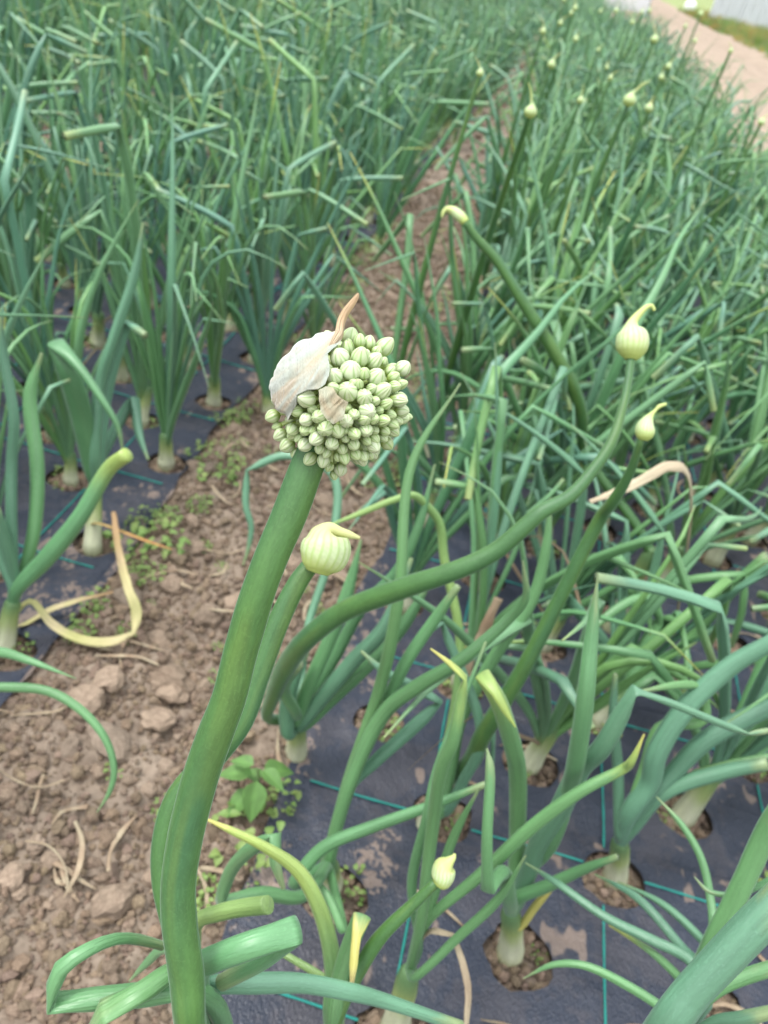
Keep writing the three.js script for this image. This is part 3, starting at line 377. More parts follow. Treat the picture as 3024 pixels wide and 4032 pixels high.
{
  let n = 0; seed = 11;
  for (let tries = 0; n < 300 && tries < 6000; tries++) {
    const z = -0.3 - 2.3 * Math.pow(rnd(), 1.4), x = rr(-0.425, -0.09), p = shown(x, 0, z);
    if (!p || Math.abs(p[0]) > 1.08 || Math.abs(p[1]) > 1.08) continue;
    const big = noise(x * 7, z * 7, 3) > -0.1, s = Math.pow(rnd(), 2.4) * (big ? 0.019 : 0.009) + 0.0055;
    const m = mesh('clod', clods[n % 9], clodMat, fieldSoil);
    m.position.set(x, fieldH(x, z) + s * 0.22, z); m.rotation.set(rr(-0.4, 0.4), rr(0, 6.28), rr(-0.4, 0.4)); m.scale.set(s * rr(0.9, 1.3), s * rr(0.7, 1.05), s); n++;
  }
  const nearHoles = ROWS.filter((h) => h.r && h.z < -0.2 && h.z > -1.8 && h.b < 2), N = 56000, im = new THREE.InstancedMesh(crumbGeo, clodMat, N), M = new THREE.Matrix4(), q = new THREE.Quaternion(), col = new THREE.Color();
  for (let i = 0; i < N; i++) {
    let x, z;
    if (i < 32000) { z = -0.22 - 3 * Math.pow(rnd(), 1.25); x = rr(-0.45, -0.055); if (noise(x * 11, z * 11, 6) < -0.35 && rnd() < 0.7) x = rr(-0.45, -0.055); }
    else if (i < 35000) { z = rr(-9, -0.5); x = rr(-1.72, -1.32); }
    else if (i < 38000) { z = rr(-12, -3); x = rr(-0.45, -0.06); }
    else { const h = nearHoles[Math.floor(rnd() * nearHoles.length)], a = rr(0, 6.28), r = h.r * 1.0 * Math.sqrt(rnd()); x = h.x + Math.cos(a) * r; z = h.z + Math.sin(a) * r; }
    const s = i < 32000 ? (i % 9 ? 0.0011 + 0.0032 * Math.pow(rnd(), 2) : 0.0035 + 0.005 * Math.pow(rnd(), 2)) : i < 38000 ? 0.003 + 0.009 * rnd() * rnd() : 0.0016 + 0.0048 * Math.pow(rnd(), 2);
    M.compose(V3(x, fieldH(x, z) + s * 0.35 + (i >= 38000 ? 0.003 : 0), z), q.setFromEuler(new THREE.Euler(rr(0, 6), rr(0, 6), rr(0, 6))), V3(s * rr(0.8, 1.4), s, s)); im.setMatrixAt(i, M);
    const b = rr(0.75, 1.15); im.setColorAt(i, col.setRGB(b, b * rr(0.94, 1.02), b * rr(0.88, 1.02)));
  }
  im.name = 'crumbs'; im.castShadow = im.receiveShadow = true; im.userData.kind = 'stuff'; fieldSoil.add(im);
}

// dirt road, verge, white sheet fence, film tunnel, white film wall
const roadMap = tex(1024, 1024, (u, v) => { const g = soilGrain(u, v), p = pnoise(u * 5, v * 5, 5); return mix3([0.20, 0.15, 0.108], [0.32, 0.25, 0.185], 0.5 + g * 0.5 + p * 0.25); });
const roadMat = new THREE.MeshStandardMaterial({ map: roadMap, bumpMap: soilBump, bumpScale: 0.02, roughness: 0.95 });
structure('dirt_road', sheet(1.12, 3.75, -70, 8, 40, 300, (x, z) => 0.03 + 0.04 * noise(x * 1.4, z * 0.5) - 0.05 * Math.exp(-Math.pow((x - 1.75) / 0.22, 2)) - 0.05 * Math.exp(-Math.pow((x - 3.0) / 0.22, 2)) + fbm(x * 6, z * 6, 2, 2) * 0.02, 1 / 1.7), roadMat, 'pinkish bare dirt track running beside the onion field', 'road');
structure('verge', sheet(3.6, 40, -110, 8, 60, 120, (x, z) => 0.02 + 0.06 * fbm(x * 0.7, z * 0.7, 5, 3) + 0.1 * sst(3.7, 5, x), 1 / 2), new THREE.MeshStandardMaterial({ map: tex(512, 512, (u, v) => { const g = soilGrain(u, v); return mix3([0.13, 0.19, 0.05], [0.26, 0.29, 0.12], 0.5 + g * 0.7); }), bumpMap: soilBump, bumpScale: 0.03, roughness: 0.95 }), 'grassy bank between the dirt track and the white fence', 'verge');
{
  const bl = []; seed = 77;
  for (let k = 0; k < 14; k++) { const a = rr(0, 6.28), h = rr(0.1, 0.3), l = rr(0.03, 0.12), w = 0.006, c = Math.cos(a), s = Math.sin(a), bx = rr(-0.07, 0.07), bz = rr(-0.07, 0.07); const g = geom([bx - s * w, 0, bz + c * w, bx + s * w, 0, bz - c * w, bx + c * l * 0.4 - s * w * 0.8, h * 0.6, bz + s * l * 0.4 + c * w * 0.8, bx + c * l * 0.4 + s * w * 0.8, h * 0.6, bz + s * l * 0.4 - c * w * 0.8, bx + c * l, h, bz + s * l], [0, 1, 2, 1, 3, 2, 2, 3, 4], null, Array(5).fill([0.17, 0.25, 0.06].map((q) => q * rr(0.7, 1.4))).flat()); bl.push(g); }
  const tg = mergeGeometries(bl), N = 5200, im = new THREE.InstancedMesh(tg, weedMat, N), M = new THREE.Matrix4(), q = new THREE.Quaternion(), c = new THREE.Color();
  for (let i = 0; i < N; i++) { const e = i < 3800, x = e ? 3.55 + 3.6 * Math.pow(rnd(), 1.3) : rr(7, 16), z = rr(-34, -8), s = rr(0.5, 1.3) * (x < 3.9 ? 0.6 : 1); M.compose(V3(x + 0.15 * noise(z), 0.0, z), q.setFromAxisAngle(V3(0, 1, 0), rr(0, 6.28)), V3(s, s, s)); im.setMatrixAt(i, M); const y = noise(x * 2, z * 2) > 0.1 ? 1.5 : 0.9; im.setColorAt(i, c.setRGB(y * rr(0.8, 1.3), rr(0.8, 1.25), rr(0.7, 1.2))); }
  im.name = 'grass'; im.castShadow = im.receiveShadow = true; tag(im, 'green grass growing on the bank along the dirt track', 'grass', null, 'stuff'); scene.add(im);
}
{
  const whiteMap = tex(256, 256, (u, v) => { const d = 0.60 + 0.06 * pnoise(u * 16, v * 4, 16) + 0.05 * pnoise(u * 64, v * 8, 64); return [d * 0.93, d * 0.97, d * 1.03]; });
  const sheetMat = new THREE.MeshStandardMaterial({ map: whiteMap, roughness: 0.5, side: THREE.DoubleSide }), post = new THREE.MeshStandardMaterial({ color: 0x8f959b, roughness: 0.6 });
  const f = group('sheet_fence', 3.98, 0, -30); tag(f, 'tall white corrugated sheet fence beyond the grassy bank', 'fence');
  const prof = (w, h) => { const pos = [], idx = [], uv = [], n = 60; for (let i = 0; i <= n; i++) { const x = i / n * w, z = 0.022 * Math.sin(i / n * Math.PI * 2 * 8); for (const y of [0, h]) { pos.push(x, y, z); uv.push(x, y * 0.5); } if (i < n) { const a = i * 2; idx.push(a, a + 2, a + 1, a + 1, a + 2, a + 3); } } return geom(pos, idx, uv); };
  const pg = prof(0.96, 2.5);
  for (let i = 0; i < 14; i++) { const m = mesh('panel', pg, sheetMat, f); m.position.set(i * 0.94, 0.1 + 0.02 * noise(i * 3.3), 0.012 * (i % 2)); m.rotation.y = 0.01 * noise(i * 7.1); }
  for (let i = 0; i < 7; i++) { const m = mesh('post', new THREE.CylinderGeometry(0.035, 0.035, 2.7, 10), post, f); m.position.set(i * 2.1 + 0.04, 1.3, -0.09); }
  for (const y of [0.5, 2.2]) { const m = mesh('rail', new THREE.BoxGeometry(13.1, 0.06, 0.04), post, f); m.position.set(6.6, y, -0.05); }
  const film = new THREE.MeshPhysicalMaterial({ color: new THREE.Color(0.78, 0.81, 0.83), roughness: 0.4, transmission: 0.3, thickness: 0, side: THREE.DoubleSide });
  const arch = (r, h, len, name, x, z, label) => {
    const g = group(name, x, 0, z), pos = [], idx = [], uv = [], n = 28, m = 24; tag(g, label, 'tunnel');
    for (let j = 0; j <= m; j++) for (let i = 0; i <= n; i++) { const a = Math.PI * i / n, sag = 1 - 0.02 * Math.abs(Math.sin(j * 1.2)) + 0.006 * noise(i * 2, j * 2); pos.push(-Math.cos(a) * r * sag, Math.pow(Math.sin(a), 0.8) * h * sag, -j / m * len); uv.push(i, j); if (i < n && j < m) { const q = j * (n + 1) + i; idx.push(q, q + 1, q + n + 1, q + 1, q + n + 2, q + n + 1); } }
    mesh('film', geom(pos, idx, uv), film, g);
    const e = new THREE.Shape(); e.moveTo(-r, 0); for (let i = 0; i <= n; i++) { const a = Math.PI * i / n; e.lineTo(-Math.cos(a) * r * 0.99, Math.pow(Math.sin(a), 0.8) * h * 0.99); }
    const em = mesh('end_film', new THREE.ShapeGeometry(e), film, g); em.position.z = -0.02;
    for (let k = 0; k < 5; k++) { const pts = []; for (let i = 0; i <= 16; i++) { const a = Math.PI * i / 16; pts.push([-Math.cos(a) * r * 0.985, Math.pow(Math.sin(a), 0.8) * h * 0.985, -0.01 - k * len / 4 * 0.98, 0.012]); } mesh('hoop', tube(pts, { sides: 6, step: 0.3 }), post, g); }
  };
  arch(0.75, 1.4, 6, 'film_tunnel', 0.98, -24, 'low white film tunnel at the far end of the field by the track');
  // film wall beside the last bed
  const g = group('film_wall', -2.85, 0, 0); tag(g, 'white plastic film wall glimpsed through the leaves beyond the last bed', 'film wall');
  const pos = [], idx = [], uv = [], nz = 160, ny = 8;
  for (let j = 0; j <= nz; j++) for (let i = 0; i <= ny; i++) { const z = 1 - j / nz * 26, y = i / ny * 1.3; pos.push(0.02 * Math.sin(j * 0.8) + 0.03 * noise(j * 0.4, i * 0.5) - y * 0.12, y - 0.03, z); uv.push(j, i); if (i < ny && j < nz) { const q = j * (ny + 1) + i; idx.push(q, q + 1, q + ny + 1, q + 1, q + ny + 2, q + ny + 1); } }
  mesh('film', geom(pos, idx, uv), film, g);
  for (let k = 0; k < 13; k++) { const m = mesh('post', new THREE.CylinderGeometry(0.016, 0.016, 1.45, 8), post, g); m.position.set(-0.12, 0.66, 0.5 - k * 2); }
  // white sack on the verge
  const sk = new THREE.IcosahedronGeometry(1, 4), P = sk.attributes.position; for (let i = 0; i < P.count; i++) { const v = V3().fromBufferAttribute(P, i), r = 1 + 0.25 * fbm(v.x * 1.6, v.y * 1.6, v.z * 1.6, 3); P.setXYZ(i, v.x * r * 0.26, Math.max(-0.14, v.y * r * 0.27), v.z * r * 0.2); } sk.computeVertexNormals();
  const s = mesh('plastic_sack', sk, film.clone(), scene); s.material.transmission = 0; s.scale.setScalar(0.8); s.position.set(4.0, 0.2, -36); tag(s, 'small white sack lying on the grassy bank left of the white fence', 'sack');
}

// ---------------------------------------------------------------- onion leaves
const PIG = { g: [0.090, 0.222, 0.098], b: [0.092, 0.212, 0.134], l: [0.128, 0.258, 0.080], pale: [0.50, 0.53, 0.30], white: [0.60, 0.62, 0.47], yel: [0.50, 0.47, 0.13], tan: [0.50, 0.37, 0.22], lime: [0.30, 0.40, 0.10] };
function leafColor(kind, s, len) {
  const tint = 0.88 + 0.24 * hash(s, 3, 1), warm = hash(s, 4, 2), body = mix3(kind === 'b' ? PIG.b : PIG.g, PIG.l, kind === 'b' ? warm * 0.12 : warm * 0.45).map((q) => q * tint);
  return (t, th, p, L) => {
    let c = mix3(body, body.map((q) => q * 1.22), 0.5 + 0.5 * noise(t * 9 + s, Math.cos(th) * 0.8, Math.sin(th) * 0.8));
    c = mix3(PIG.lime, c, sst(-0.02, 0.10, t + 0.02));
    const n = 0.03 * noise(t * 40, th * 2 + s);
    if (kind === 'tip') c = mix3(mix3(c, PIG.lime, sst(0.82, 0.92, t + n)), PIG.yel, sst(0.92, 0.99, t + n));
    else if (kind === 'ytip') c = mix3(c, PIG.lime, sst(0.84, 0.96, t + n)), c = mix3(c, PIG.yel, sst(0.94, 0.99, t + n));
    else if (kind === 'ytip2') c = mix3(c, PIG.lime, sst(0.5, 0.9, t + n)), c = mix3(c, PIG.yel, sst(0.93, 0.99, t + n));
    else if (kind === 'yfold') c = mix3(c, PIG.yel, sst(0.87, 0.91, t + n * 2)), c = mix3(c, PIG.tan, sst(0.95, 1, t));
    else if (kind === 'ystub') c = mix3(c, PIG.lime, sst(0.7, 1, t + n));
    else if (kind === 'y2') c = mix3(c, PIG.lime, 0.4 + 0.2 * noise(t * 5 + s));
    else if (kind === 'yellow') c = mix3(mix3(PIG.lime, PIG.yel, sst(0.1, 0.5, t)), PIG.tan, sst(0.94, 1, t));
    else if (kind === 'dryg') c = mix3(mix3([0.42, 0.40, 0.17], [0.50, 0.43, 0.24], 0.5 + noise(t * 14, s)), [0.40, 0.26, 0.13], sst(0.62, 0.95, t));
    else if (kind === 'dryo') c = mix3([0.46, 0.33, 0.12], [0.5, 0.24, 0.08], sst(0.2, 0.9, t));
    else if (kind === 'dry') c = mix3([0.44, 0.37, 0.25], [0.32, 0.23, 0.15], 0.5 + 0.8 * noise(t * 8, s));
    else if (kind === 'scape') c = mix3(mix3([0.062, 0.150, 0.036], [0.048, 0.130, 0.046], 0.5 + noise(t * 7, Math.cos(th), Math.sin(th) + s)), [0.105, 0.175, 0.036], 0.4 * sst(0.15, 0.6, noise(t * 13, Math.cos(th) * 1.6, Math.sin(th) * 1.6 + s)));
    else { c = mix3(c, [0.22, 0.30, 0.14], sst(0.93, 1, t + n)); }
    return c;
  };
}
const isDry = (k) => k === 'dry' || k === 'dryg' || k === 'dryo' || k === 'yellow';
function neckGeo(top, r0, r1, s) {                            // pale swollen foot and sheath the leaves leave from
  const h = top[1];
  return tube([[0, -0.02, 0, r0 * 0.9], [top[0] * 0.03, 0.004, top[2] * 0.03, r0 * 1.12], [top[0] * 0.2, h * 0.22, top[2] * 0.2, r0 * 0.98], [top[0] * 0.55, h * 0.6, top[2] * 0.55, mix(r0, r1, 0.6)], [top[0], h, top[2], r1], [top[0] * 1.15, h * 1.12, top[2] * 1.15, r1 * 0.55]], {
    sides: 12, step: 0.012, wob: 0.08, color: (t, th) => { const v = 0.12 * Math.sin(th * 9 + s); let c = mix3(PIG.pale, PIG.white, sst(0.1, 0.3, t) * (0.6 + v)); c = mix3(c, [0.30, 0.38, 0.13], sst(0.4, 0.72, t + v * 0.4)); return mix3(c, [0.11, 0.21, 0.085], sst(0.66, 0.95, t)); } });
}

// traced plants of the foreground
const LBL = {
  A: ['onion plant with the open umbel of pale buds on a thick green stalk', 'onion'],
  B: ['onion plant with a yellow folded leaf tip and small closed bud beside the thick stalk'],
  C: ['onion plant in the round hole with a yellow leaf at its foot'],
  D: ['slender onion plant with pale green neck standing between the thick stalk and the round hole'],
  E: ['onion plant with yellowish white neck in the hole nearest the furrow'],
  F: ['onion plant with swollen pale foot in a hole crossed by a green thread'],
  G: ['onion plant with thin spreading leaves reaching in from the lower right corner'],
  Q: ['onion plant whose broad leaf crosses the lower right corner close up'],
  H: ['onion plant carrying a small lime coloured teardrop bud among the leaves'],
  N: ['onion plant with the long S-curved stalk and round pale bud at the furrow edge'],
  I: ['onion plant with yellow green swollen base and a leaf arched over in a hook'],
  R: ['onion plant whose pale yellow bud nods over on a long slanting stalk'],
  K: ['onion plant with a withered tan leaf looped onto the furrow soil'],
  M: ['onion plant whose two thin leaves droop over the furrow from the picture edge'],
  L: ['onion plant with an orange dry leaf and yellow foot at the furrow edge'],
};
const taken = [];
const TP = {};
let ls = 0;
const umbels = [];
for (const k in T.base) {
  const [bx, bz] = T.base[k]; taken.push([bx, bz]);
  const g = TP[k] = group('onion_plant', bx, 0, bz); tag(g, LBL[k][0], 'onion plant', 'onion plants of the foreground');
  const mine = T.items.filter((i) => i[0] === k);
  const first = mine.filter((i) => i[1] === 'leaf' && !isDry(i[2])).map((i) => i[4][0]);
  let cx = 0, cz = 0, lo = 9; for (const p of first) { cx += (p[0] - bx) / first.length; cz += (p[2] - bz) / first.length; lo = Math.min(lo, p[1]); }
  const nh = Math.min(0.15, Math.max(0.07, lo * 0.72)), sc = nh / Math.max(0.1, lo), top = [cx * sc, nh, cz * sc];
  mesh('neck', neckGeo(top, 0.0125, 0.0095, bx * 50), neckMat, g);
  for (const [, part, kind, kinks, pts] of mine) {
    const s = ls++ * 7.3, P = pts.map((p) => [...p]);
    const dry = kind === 'dryg' || kind === 'dryo' || kind === 'dry';
    const start = dry ? [[bx + top[0] * 0.3, Math.min(0.05, nh * 0.5), bz + top[2] * 0.3, 0.004]] : [[bx + top[0] * 0.6, nh * 0.6, bz + top[2] * 0.6, 0.005], [bx + top[0] * 1.05, nh * 1.05, bz + top[2] * 1.05, Math.min(0.007, P[0][3])]];
    const add = start.length - 1;
    const geo = tube([...start, ...P], { kinks: kinks.map((q) => q + add), sides: k === 'A' ? 26 : 14, step: 0.009, color: leafColor(kind, s), flat: dry ? 1.15 : part === 'leaf' ? 0.9 : 1, flatN: dry ? 0.3 : 1, wob: dry ? 0.3 : 0.035, origin: [bx, 0, bz] });
    const m = mesh(part, geo, isDry(kind) ? dryMat : part === 'flower_stalk' ? scapeMat : leafMat, g);
    if (isDry(kind)) m.userData.label = kind === 'yellow' ? 'yellowed leaf' : 'withered dry leaf';
  }
}

// ---------------------------------------------------------------- closed flower buds
const budPig = (s, nr = 11) => (t, th) => { const v = 0.5 + 0.5 * Math.cos(th * nr + 0.5 * Math.sin(t * 7 + s)); let c = mix3([0.42, 0.51, 0.28].map((q) => q * (1 + 0.12 * noise(t * 60 + s, Math.cos(th) * 9, Math.sin(th) * 9))), [0.27, 0.40, 0.11], Math.pow(v, 5) * 0.8); c = mix3([0.36, 0.45, 0.12], c, sst(0.02, 0.3, t)); return mix3(c, mix3([0.37, 0.45, 0.14], [0.46, 0.44, 0.21], hash(s, 1, 1) * 0.7), sst(0.42, 0.62, t)); };
for (const k in T.buds) {
  const [bx, bz] = T.base[k];
  const geo = tube(T.buds[k], { sides: 114, step: 0.0009, ribs: 19, ribDepth: 0.008, color: budPig(k.charCodeAt(0), 19), origin: [bx, 0, bz] });
  mesh('closed_bud', geo, closedBudMat, TP[k]);
}
function closedBud(d, s, at) {
  const r = d / 2, b = rr(-0.7, 0.7), L = rr(1.6, 3.2), x = (f) => b * f * f * r, P = [[0, 0, 0, r * 0.35], [0, r * 0.3, 0, r * 0.75], [0, r * 0.9, 0, r], [x(0.3), r * 1.5, 0, r * 0.78], [x(0.5), r * 1.95, 0, r * 0.36], [x(0.9), r * 2.4, 0, r * 0.2], [x(1.4), r * (1.9 + L * 0.6), 0, r * 0.14], [x(2), r * (1.9 + L), 0, r * 0.06]];
  return tube(P.map((p) => [p[0] + at[0], p[1] + at[1], p[2] + at[2], p[3]]), { sides: 22, step: 0.0025, ribs: 11, ribDepth: 0.02, color: budPig(s) });
}

// ---------------------------------------------------------------- the open umbel
{
  const [bx, bz] = T.base.A, H = T.head, ex = V3(...H.ex), ey = V3(...H.ey), ez = V3(...H.ez), C = V3(H.c[0] - bx, H.c[1], H.c[2] - bz);
  const u = new THREE.Group(); u.name = 'umbel'; u.position.copy(C); u.quaternion.setFromRotationMatrix(new THREE.Matrix4().makeBasis(ex, ey, ez)); TP.A.add(u);
  u.userData.label = 'round head of pale green ribbed flower buds';
  const R = 0.0272;
  const budGeo = (k) => {
    const nu = 60, nv = 16, pos = [], idx = [], col = [], uv = [];
    for (let j = 0; j <= nv; j++) for (let i = 0; i <= nu; i++) {
      const v = j / nv, th = i / nu * Math.PI * 2, y = -1.05 + 2.1 * v;
      let r = Math.pow(Math.sin(Math.PI * v), 0.56) * (1 - 0.10 * sst(0.5, 1, v));
      const lobe = Math.abs(Math.cos(1.5 * th + k)), groove = Math.exp(-Math.pow(Math.sin(1.5 * th + k * 0.7) / 0.2, 2)), vein = Math.exp(-Math.pow(Math.cos(3 * th + k * 1.4 + 0.25 * Math.sin(v * 5)) / 0.3, 2));
      r *= 1 - 0.13 * groove * sst(0.15, 0.6, v) + 0.04 * lobe - 0.03 * vein;
      pos.push(Math.cos(th) * r, y * (1 + 0.03 * k), Math.sin(th) * r); uv.push(i / nu, v);
      let c = mix3([0.46, 0.52, 0.345], [0.37, 0.455, 0.235], k / 3); c = mix3(c, [0.17, 0.31, 0.06], (0.8 + 0.06 * k) * vein * sst(0.05, 0.3, v) * (1 - 0.5 * sst(0.85, 1, v))); c = mix3(c, [0.42, 0.52, 0.22], 0.4 * groove); c = mix3([0.30, 0.41, 0.07], c, sst(0.05, 0.5, v)); col.push(...c);
      if (i < nu && j < nv) { const a = j * (nu + 1) + i; idx.push(a, a + nu + 1, a + 1, a + 1, a + nu + 1, a + nu + 2); }
    }
    return geom(pos, idx, uv, col);
  };
  const geos = [0, 1, 2, 3].map(budGeo), Y = V3(0, 1, 0), ped = [];
  const stemDir = V3(-0.30, -0.95, 0.05).normalize();
  let nb = 0; seed = 5;
  const addBud = (p, d, dir, k) => {
    const m = mesh('flower_bud', geos[k % 4], budMat, u); const q = new THREE.Quaternion().setFromUnitVectors(Y, dir), s = d / 2;
    m.quaternion.copy(q).multiply(new THREE.Quaternion().setFromAxisAngle(Y, rr(0, 6.28))); m.scale.set(s * rr(0.92, 1.05), s * rr(1.0, 1.28), s * rr(0.92, 1.05)); m.position.copy(p); nb++;
    const a = dir.clone().multiplyScalar(0.006), b = p.clone().addScaledVector(dir, -s * 0.9); ped.push(tube([[a.x, a.y, a.z, 0.0007], [(a.x + b.x) / 2, (a.y + b.y) / 2 + 0.0005, (a.z + b.z) / 2, 0.0007], [b.x, b.y, b.z, 0.001]], { sides: 5, step: 0.006, color: () => [0.36, 0.45, 0.16] }));
  };
  const placed = [];
  for (const [x, y, d] of H.bud) {
    const rho = Math.hypot(x, y), zr = Math.sqrt(Math.max(0, (R * 0.93) ** 2 - rho * rho)) - 0.0012 + rr(-0.001, 0.001) + (d < 0.0038 ? -0.0022 : 0), p = V3(x, y, zr);
    const dir = V3(x, y, Math.max(zr, 0.006) * 0.9).normalize().add(V3(rr(-0.25, 0.25), rr(-0.25, 0.25), rr(-0.1, 0.25))).normalize();
    p.x += (0.01725 - x) * zr / 0.2955; p.y -= (0.04198 + y) * zr / 0.2955; addBud(p, d * 1.07, dir, d < 0.0047 ? 2 + Math.floor(rnd() * 2) : Math.floor(rnd() * 3)); placed.push(p);
  }
  for (let i = 0; i < 150; i++) {                             // the far side and the gaps
    const yv = 1 - 2 * (i + 0.5) / 150, ph = i * 2.399963, q = Math.sqrt(1 - yv * yv), dir = V3(Math.cos(ph) * q, yv, Math.sin(ph) * q);
    if (dir.dot(stemDir) > 0.9) continue;
    const front = dir.z > 0.15, p = dir.clone().multiplyScalar(R * (front ? 0.76 : 0.88) * rr(0.96, 1.02));
    if (placed.some((o) => o.distanceTo(p) < 0.0041)) continue;
    placed.push(p); addBud(p, rr(0.004, 0.0056), dir.clone().add(V3(rr(-0.2, 0.2), rr(-0.2, 0.2), rr(-0.2, 0.2))).normalize(), i);
  }
  const pm = mesh('pedicels', mergeGeometries(ped), budMat, u); pm.userData.kind = 'stuff';
  const core = new THREE.IcosahedronGeometry(0.0125, 4), cp = core.attributes.position; for (let i = 0; i < cp.count; i++) { const v = V3().fromBufferAttribute(cp, i); v.multiplyScalar(1 + 0.15 * noise(v.x * 400, v.y * 400, v.z * 400)); cp.setXYZ(i, v.x, v.y, v.z); } core.computeVertexNormals();
  core.setAttribute('color', new THREE.Float32BufferAttribute(Array(cp.count).fill([0.34, 0.42, 0.12]).flat(), 3)); mesh('receptacle', core, budMat, u);
  // papery spathe torn open over one side
  const film = (outline, rad, lift, wrap, wr, pig) => {
    const n = outline.length, M = 96, ring = 16, back = wrap ? 7 : 0, pos = [], uv = [], idx = [], col = [];
    const per = []; let tot = 0; for (let i = 0; i < n; i++) { const a = outline[i], b = outline[(i + 1) % n]; const l = Math.hypot(a[0] - b[0], a[1] - b[1]); per.push([tot, l]); tot += l; }
    let cx = 0, cy = 0; for (const o of outline) { cx += o[0] / n; cy += o[1] / n; }
    for (let j = 0; j <= ring + back; j++) for (let i = 0; i <= M; i++) {
      const s = (i % M) / M * tot; let e = 0; while (e < n - 1 && per[e + 1][0] <= s) e++; const f = (s - per[e][0]) / per[e][1], a = outline[e], b = outline[(e + 1) % n];
      const ox = mix(a[0], b[0], f), oy = mix(a[1], b[1], f), t = Math.min(1, j / ring);
      let x = mix(cx, ox, t), y = mix(cy, oy, t), z;
      const rho = Math.hypot(x, y); z = Math.sqrt(Math.max(0, rad * rad - rho * rho));
      if (rho > rad * 0.985) z = Math.max(z, 0) - (rho - rad * 0.985) * 0.5;
      if (j > ring && wrap) { const w = wrap(ox, oy), g = (j - ring) / back, a2 = g * 1.1 * w; x *= Math.cos(a2 * 0.75); y *= mix(1, Math.cos(a2 * 0.75), 0.7); z -= rad * Math.sin(a2) * 0.9; }
      const fold = wr * (noise((x - y) * 330, (y + x) * 70, 2) + 0.5 * noise((x - y) * 900, (x + y) * 220, 5)); const nx = x / rad, ny = y / rad, nz = z / rad;
      const zo = z + nz * (lift + fold) + lift * 1.2, q2 = Math.max(0, zo) / 0.2955; x += nx * fold; y += ny * fold; pos.push(x + (0.01725 - x) * q2, y - (0.04198 + y) * q2, zo); uv.push(x * 60, y * 20); col.push(...pig(x, y));
      if (j < ring + back && i < M) { const q = j * (M + 1) + i; idx.push(q, q + M + 1, q + 1, q + 1, q + M + 1, q + M + 2); }
    }
    return geom(pos, idx, uv, col);
  };
  const tx = H.tail[3][0], ty = H.tail[3][1];
  const paperPig = (x, y) => { const a = Math.atan2(y - ty, x - tx), l = Math.hypot(x - tx, y - ty), st = noise(a * 26, l * 60, 3) * 0.5 + 0.5, lo = sst(0.008, 0.03, l + 0.006 * noise(x * 300, y * 300)); let c = mix3([0.46, 0.51, 0.47], [0.40, 0.45, 0.36], st); c = mix3(c, [0.44, 0.35, 0.25], lo * sst(0.35, 0.8, st) * 0.7 + 0.12 * lo); return mix3(c, [0.60, 0.42, 0.24], Math.exp(-Math.pow((a + 2.25) / 0.10, 2)) * (1 - sst(0.008, 0.03, l)) * 0.8 + (1 - sst(0.001, 0.005, l)) * 0.7); };
  const spathe = mesh('spathe', film(H.sp, R * 1.01, 0.0009, (x, y) => (x < -0.008 && y > -0.006 ? Math.min(1, (-0.008 - x) / 0.008) : 0), 0.0008, paperPig), paperMat, u); spathe.userData.label = 'torn papery white sheath';
  mesh('beak', tube(H.tail.map((p, i) => { const z = i < 3 ? 0.0182 - i * 0.0022 : 0.0125 - (i - 3) * 0.0012; return [p[0] + (0.01725 - p[0]) * z / 0.2955, p[1] - (0.04198 + p[1]) * z / 0.2955, z, p[2]]; }), { sides: 14, step: 0.0012, flat: 0.85, wob: 0.12, ribs: 5, ribDepth: 0.06, color: (t, th) => mix3(mix3([0.52, 0.42, 0.28], [0.54, 0.38, 0.22], sst(0.2, 0.6, t)), [0.42, 0.28, 0.15], 0.3 + 0.4 * noise(t * 6, th * 2)) }), dryMat, spathe);
  mesh('spathe_scrap', film(H.fr, R * 1.03, 0.0014, null, 0.0008, (x, y) => mix3([0.45, 0.46, 0.34], [0.42, 0.35, 0.23], 0.5 + 0.7 * noise(x * 500 + y * 200, y * 250))), paperMat, u);
}

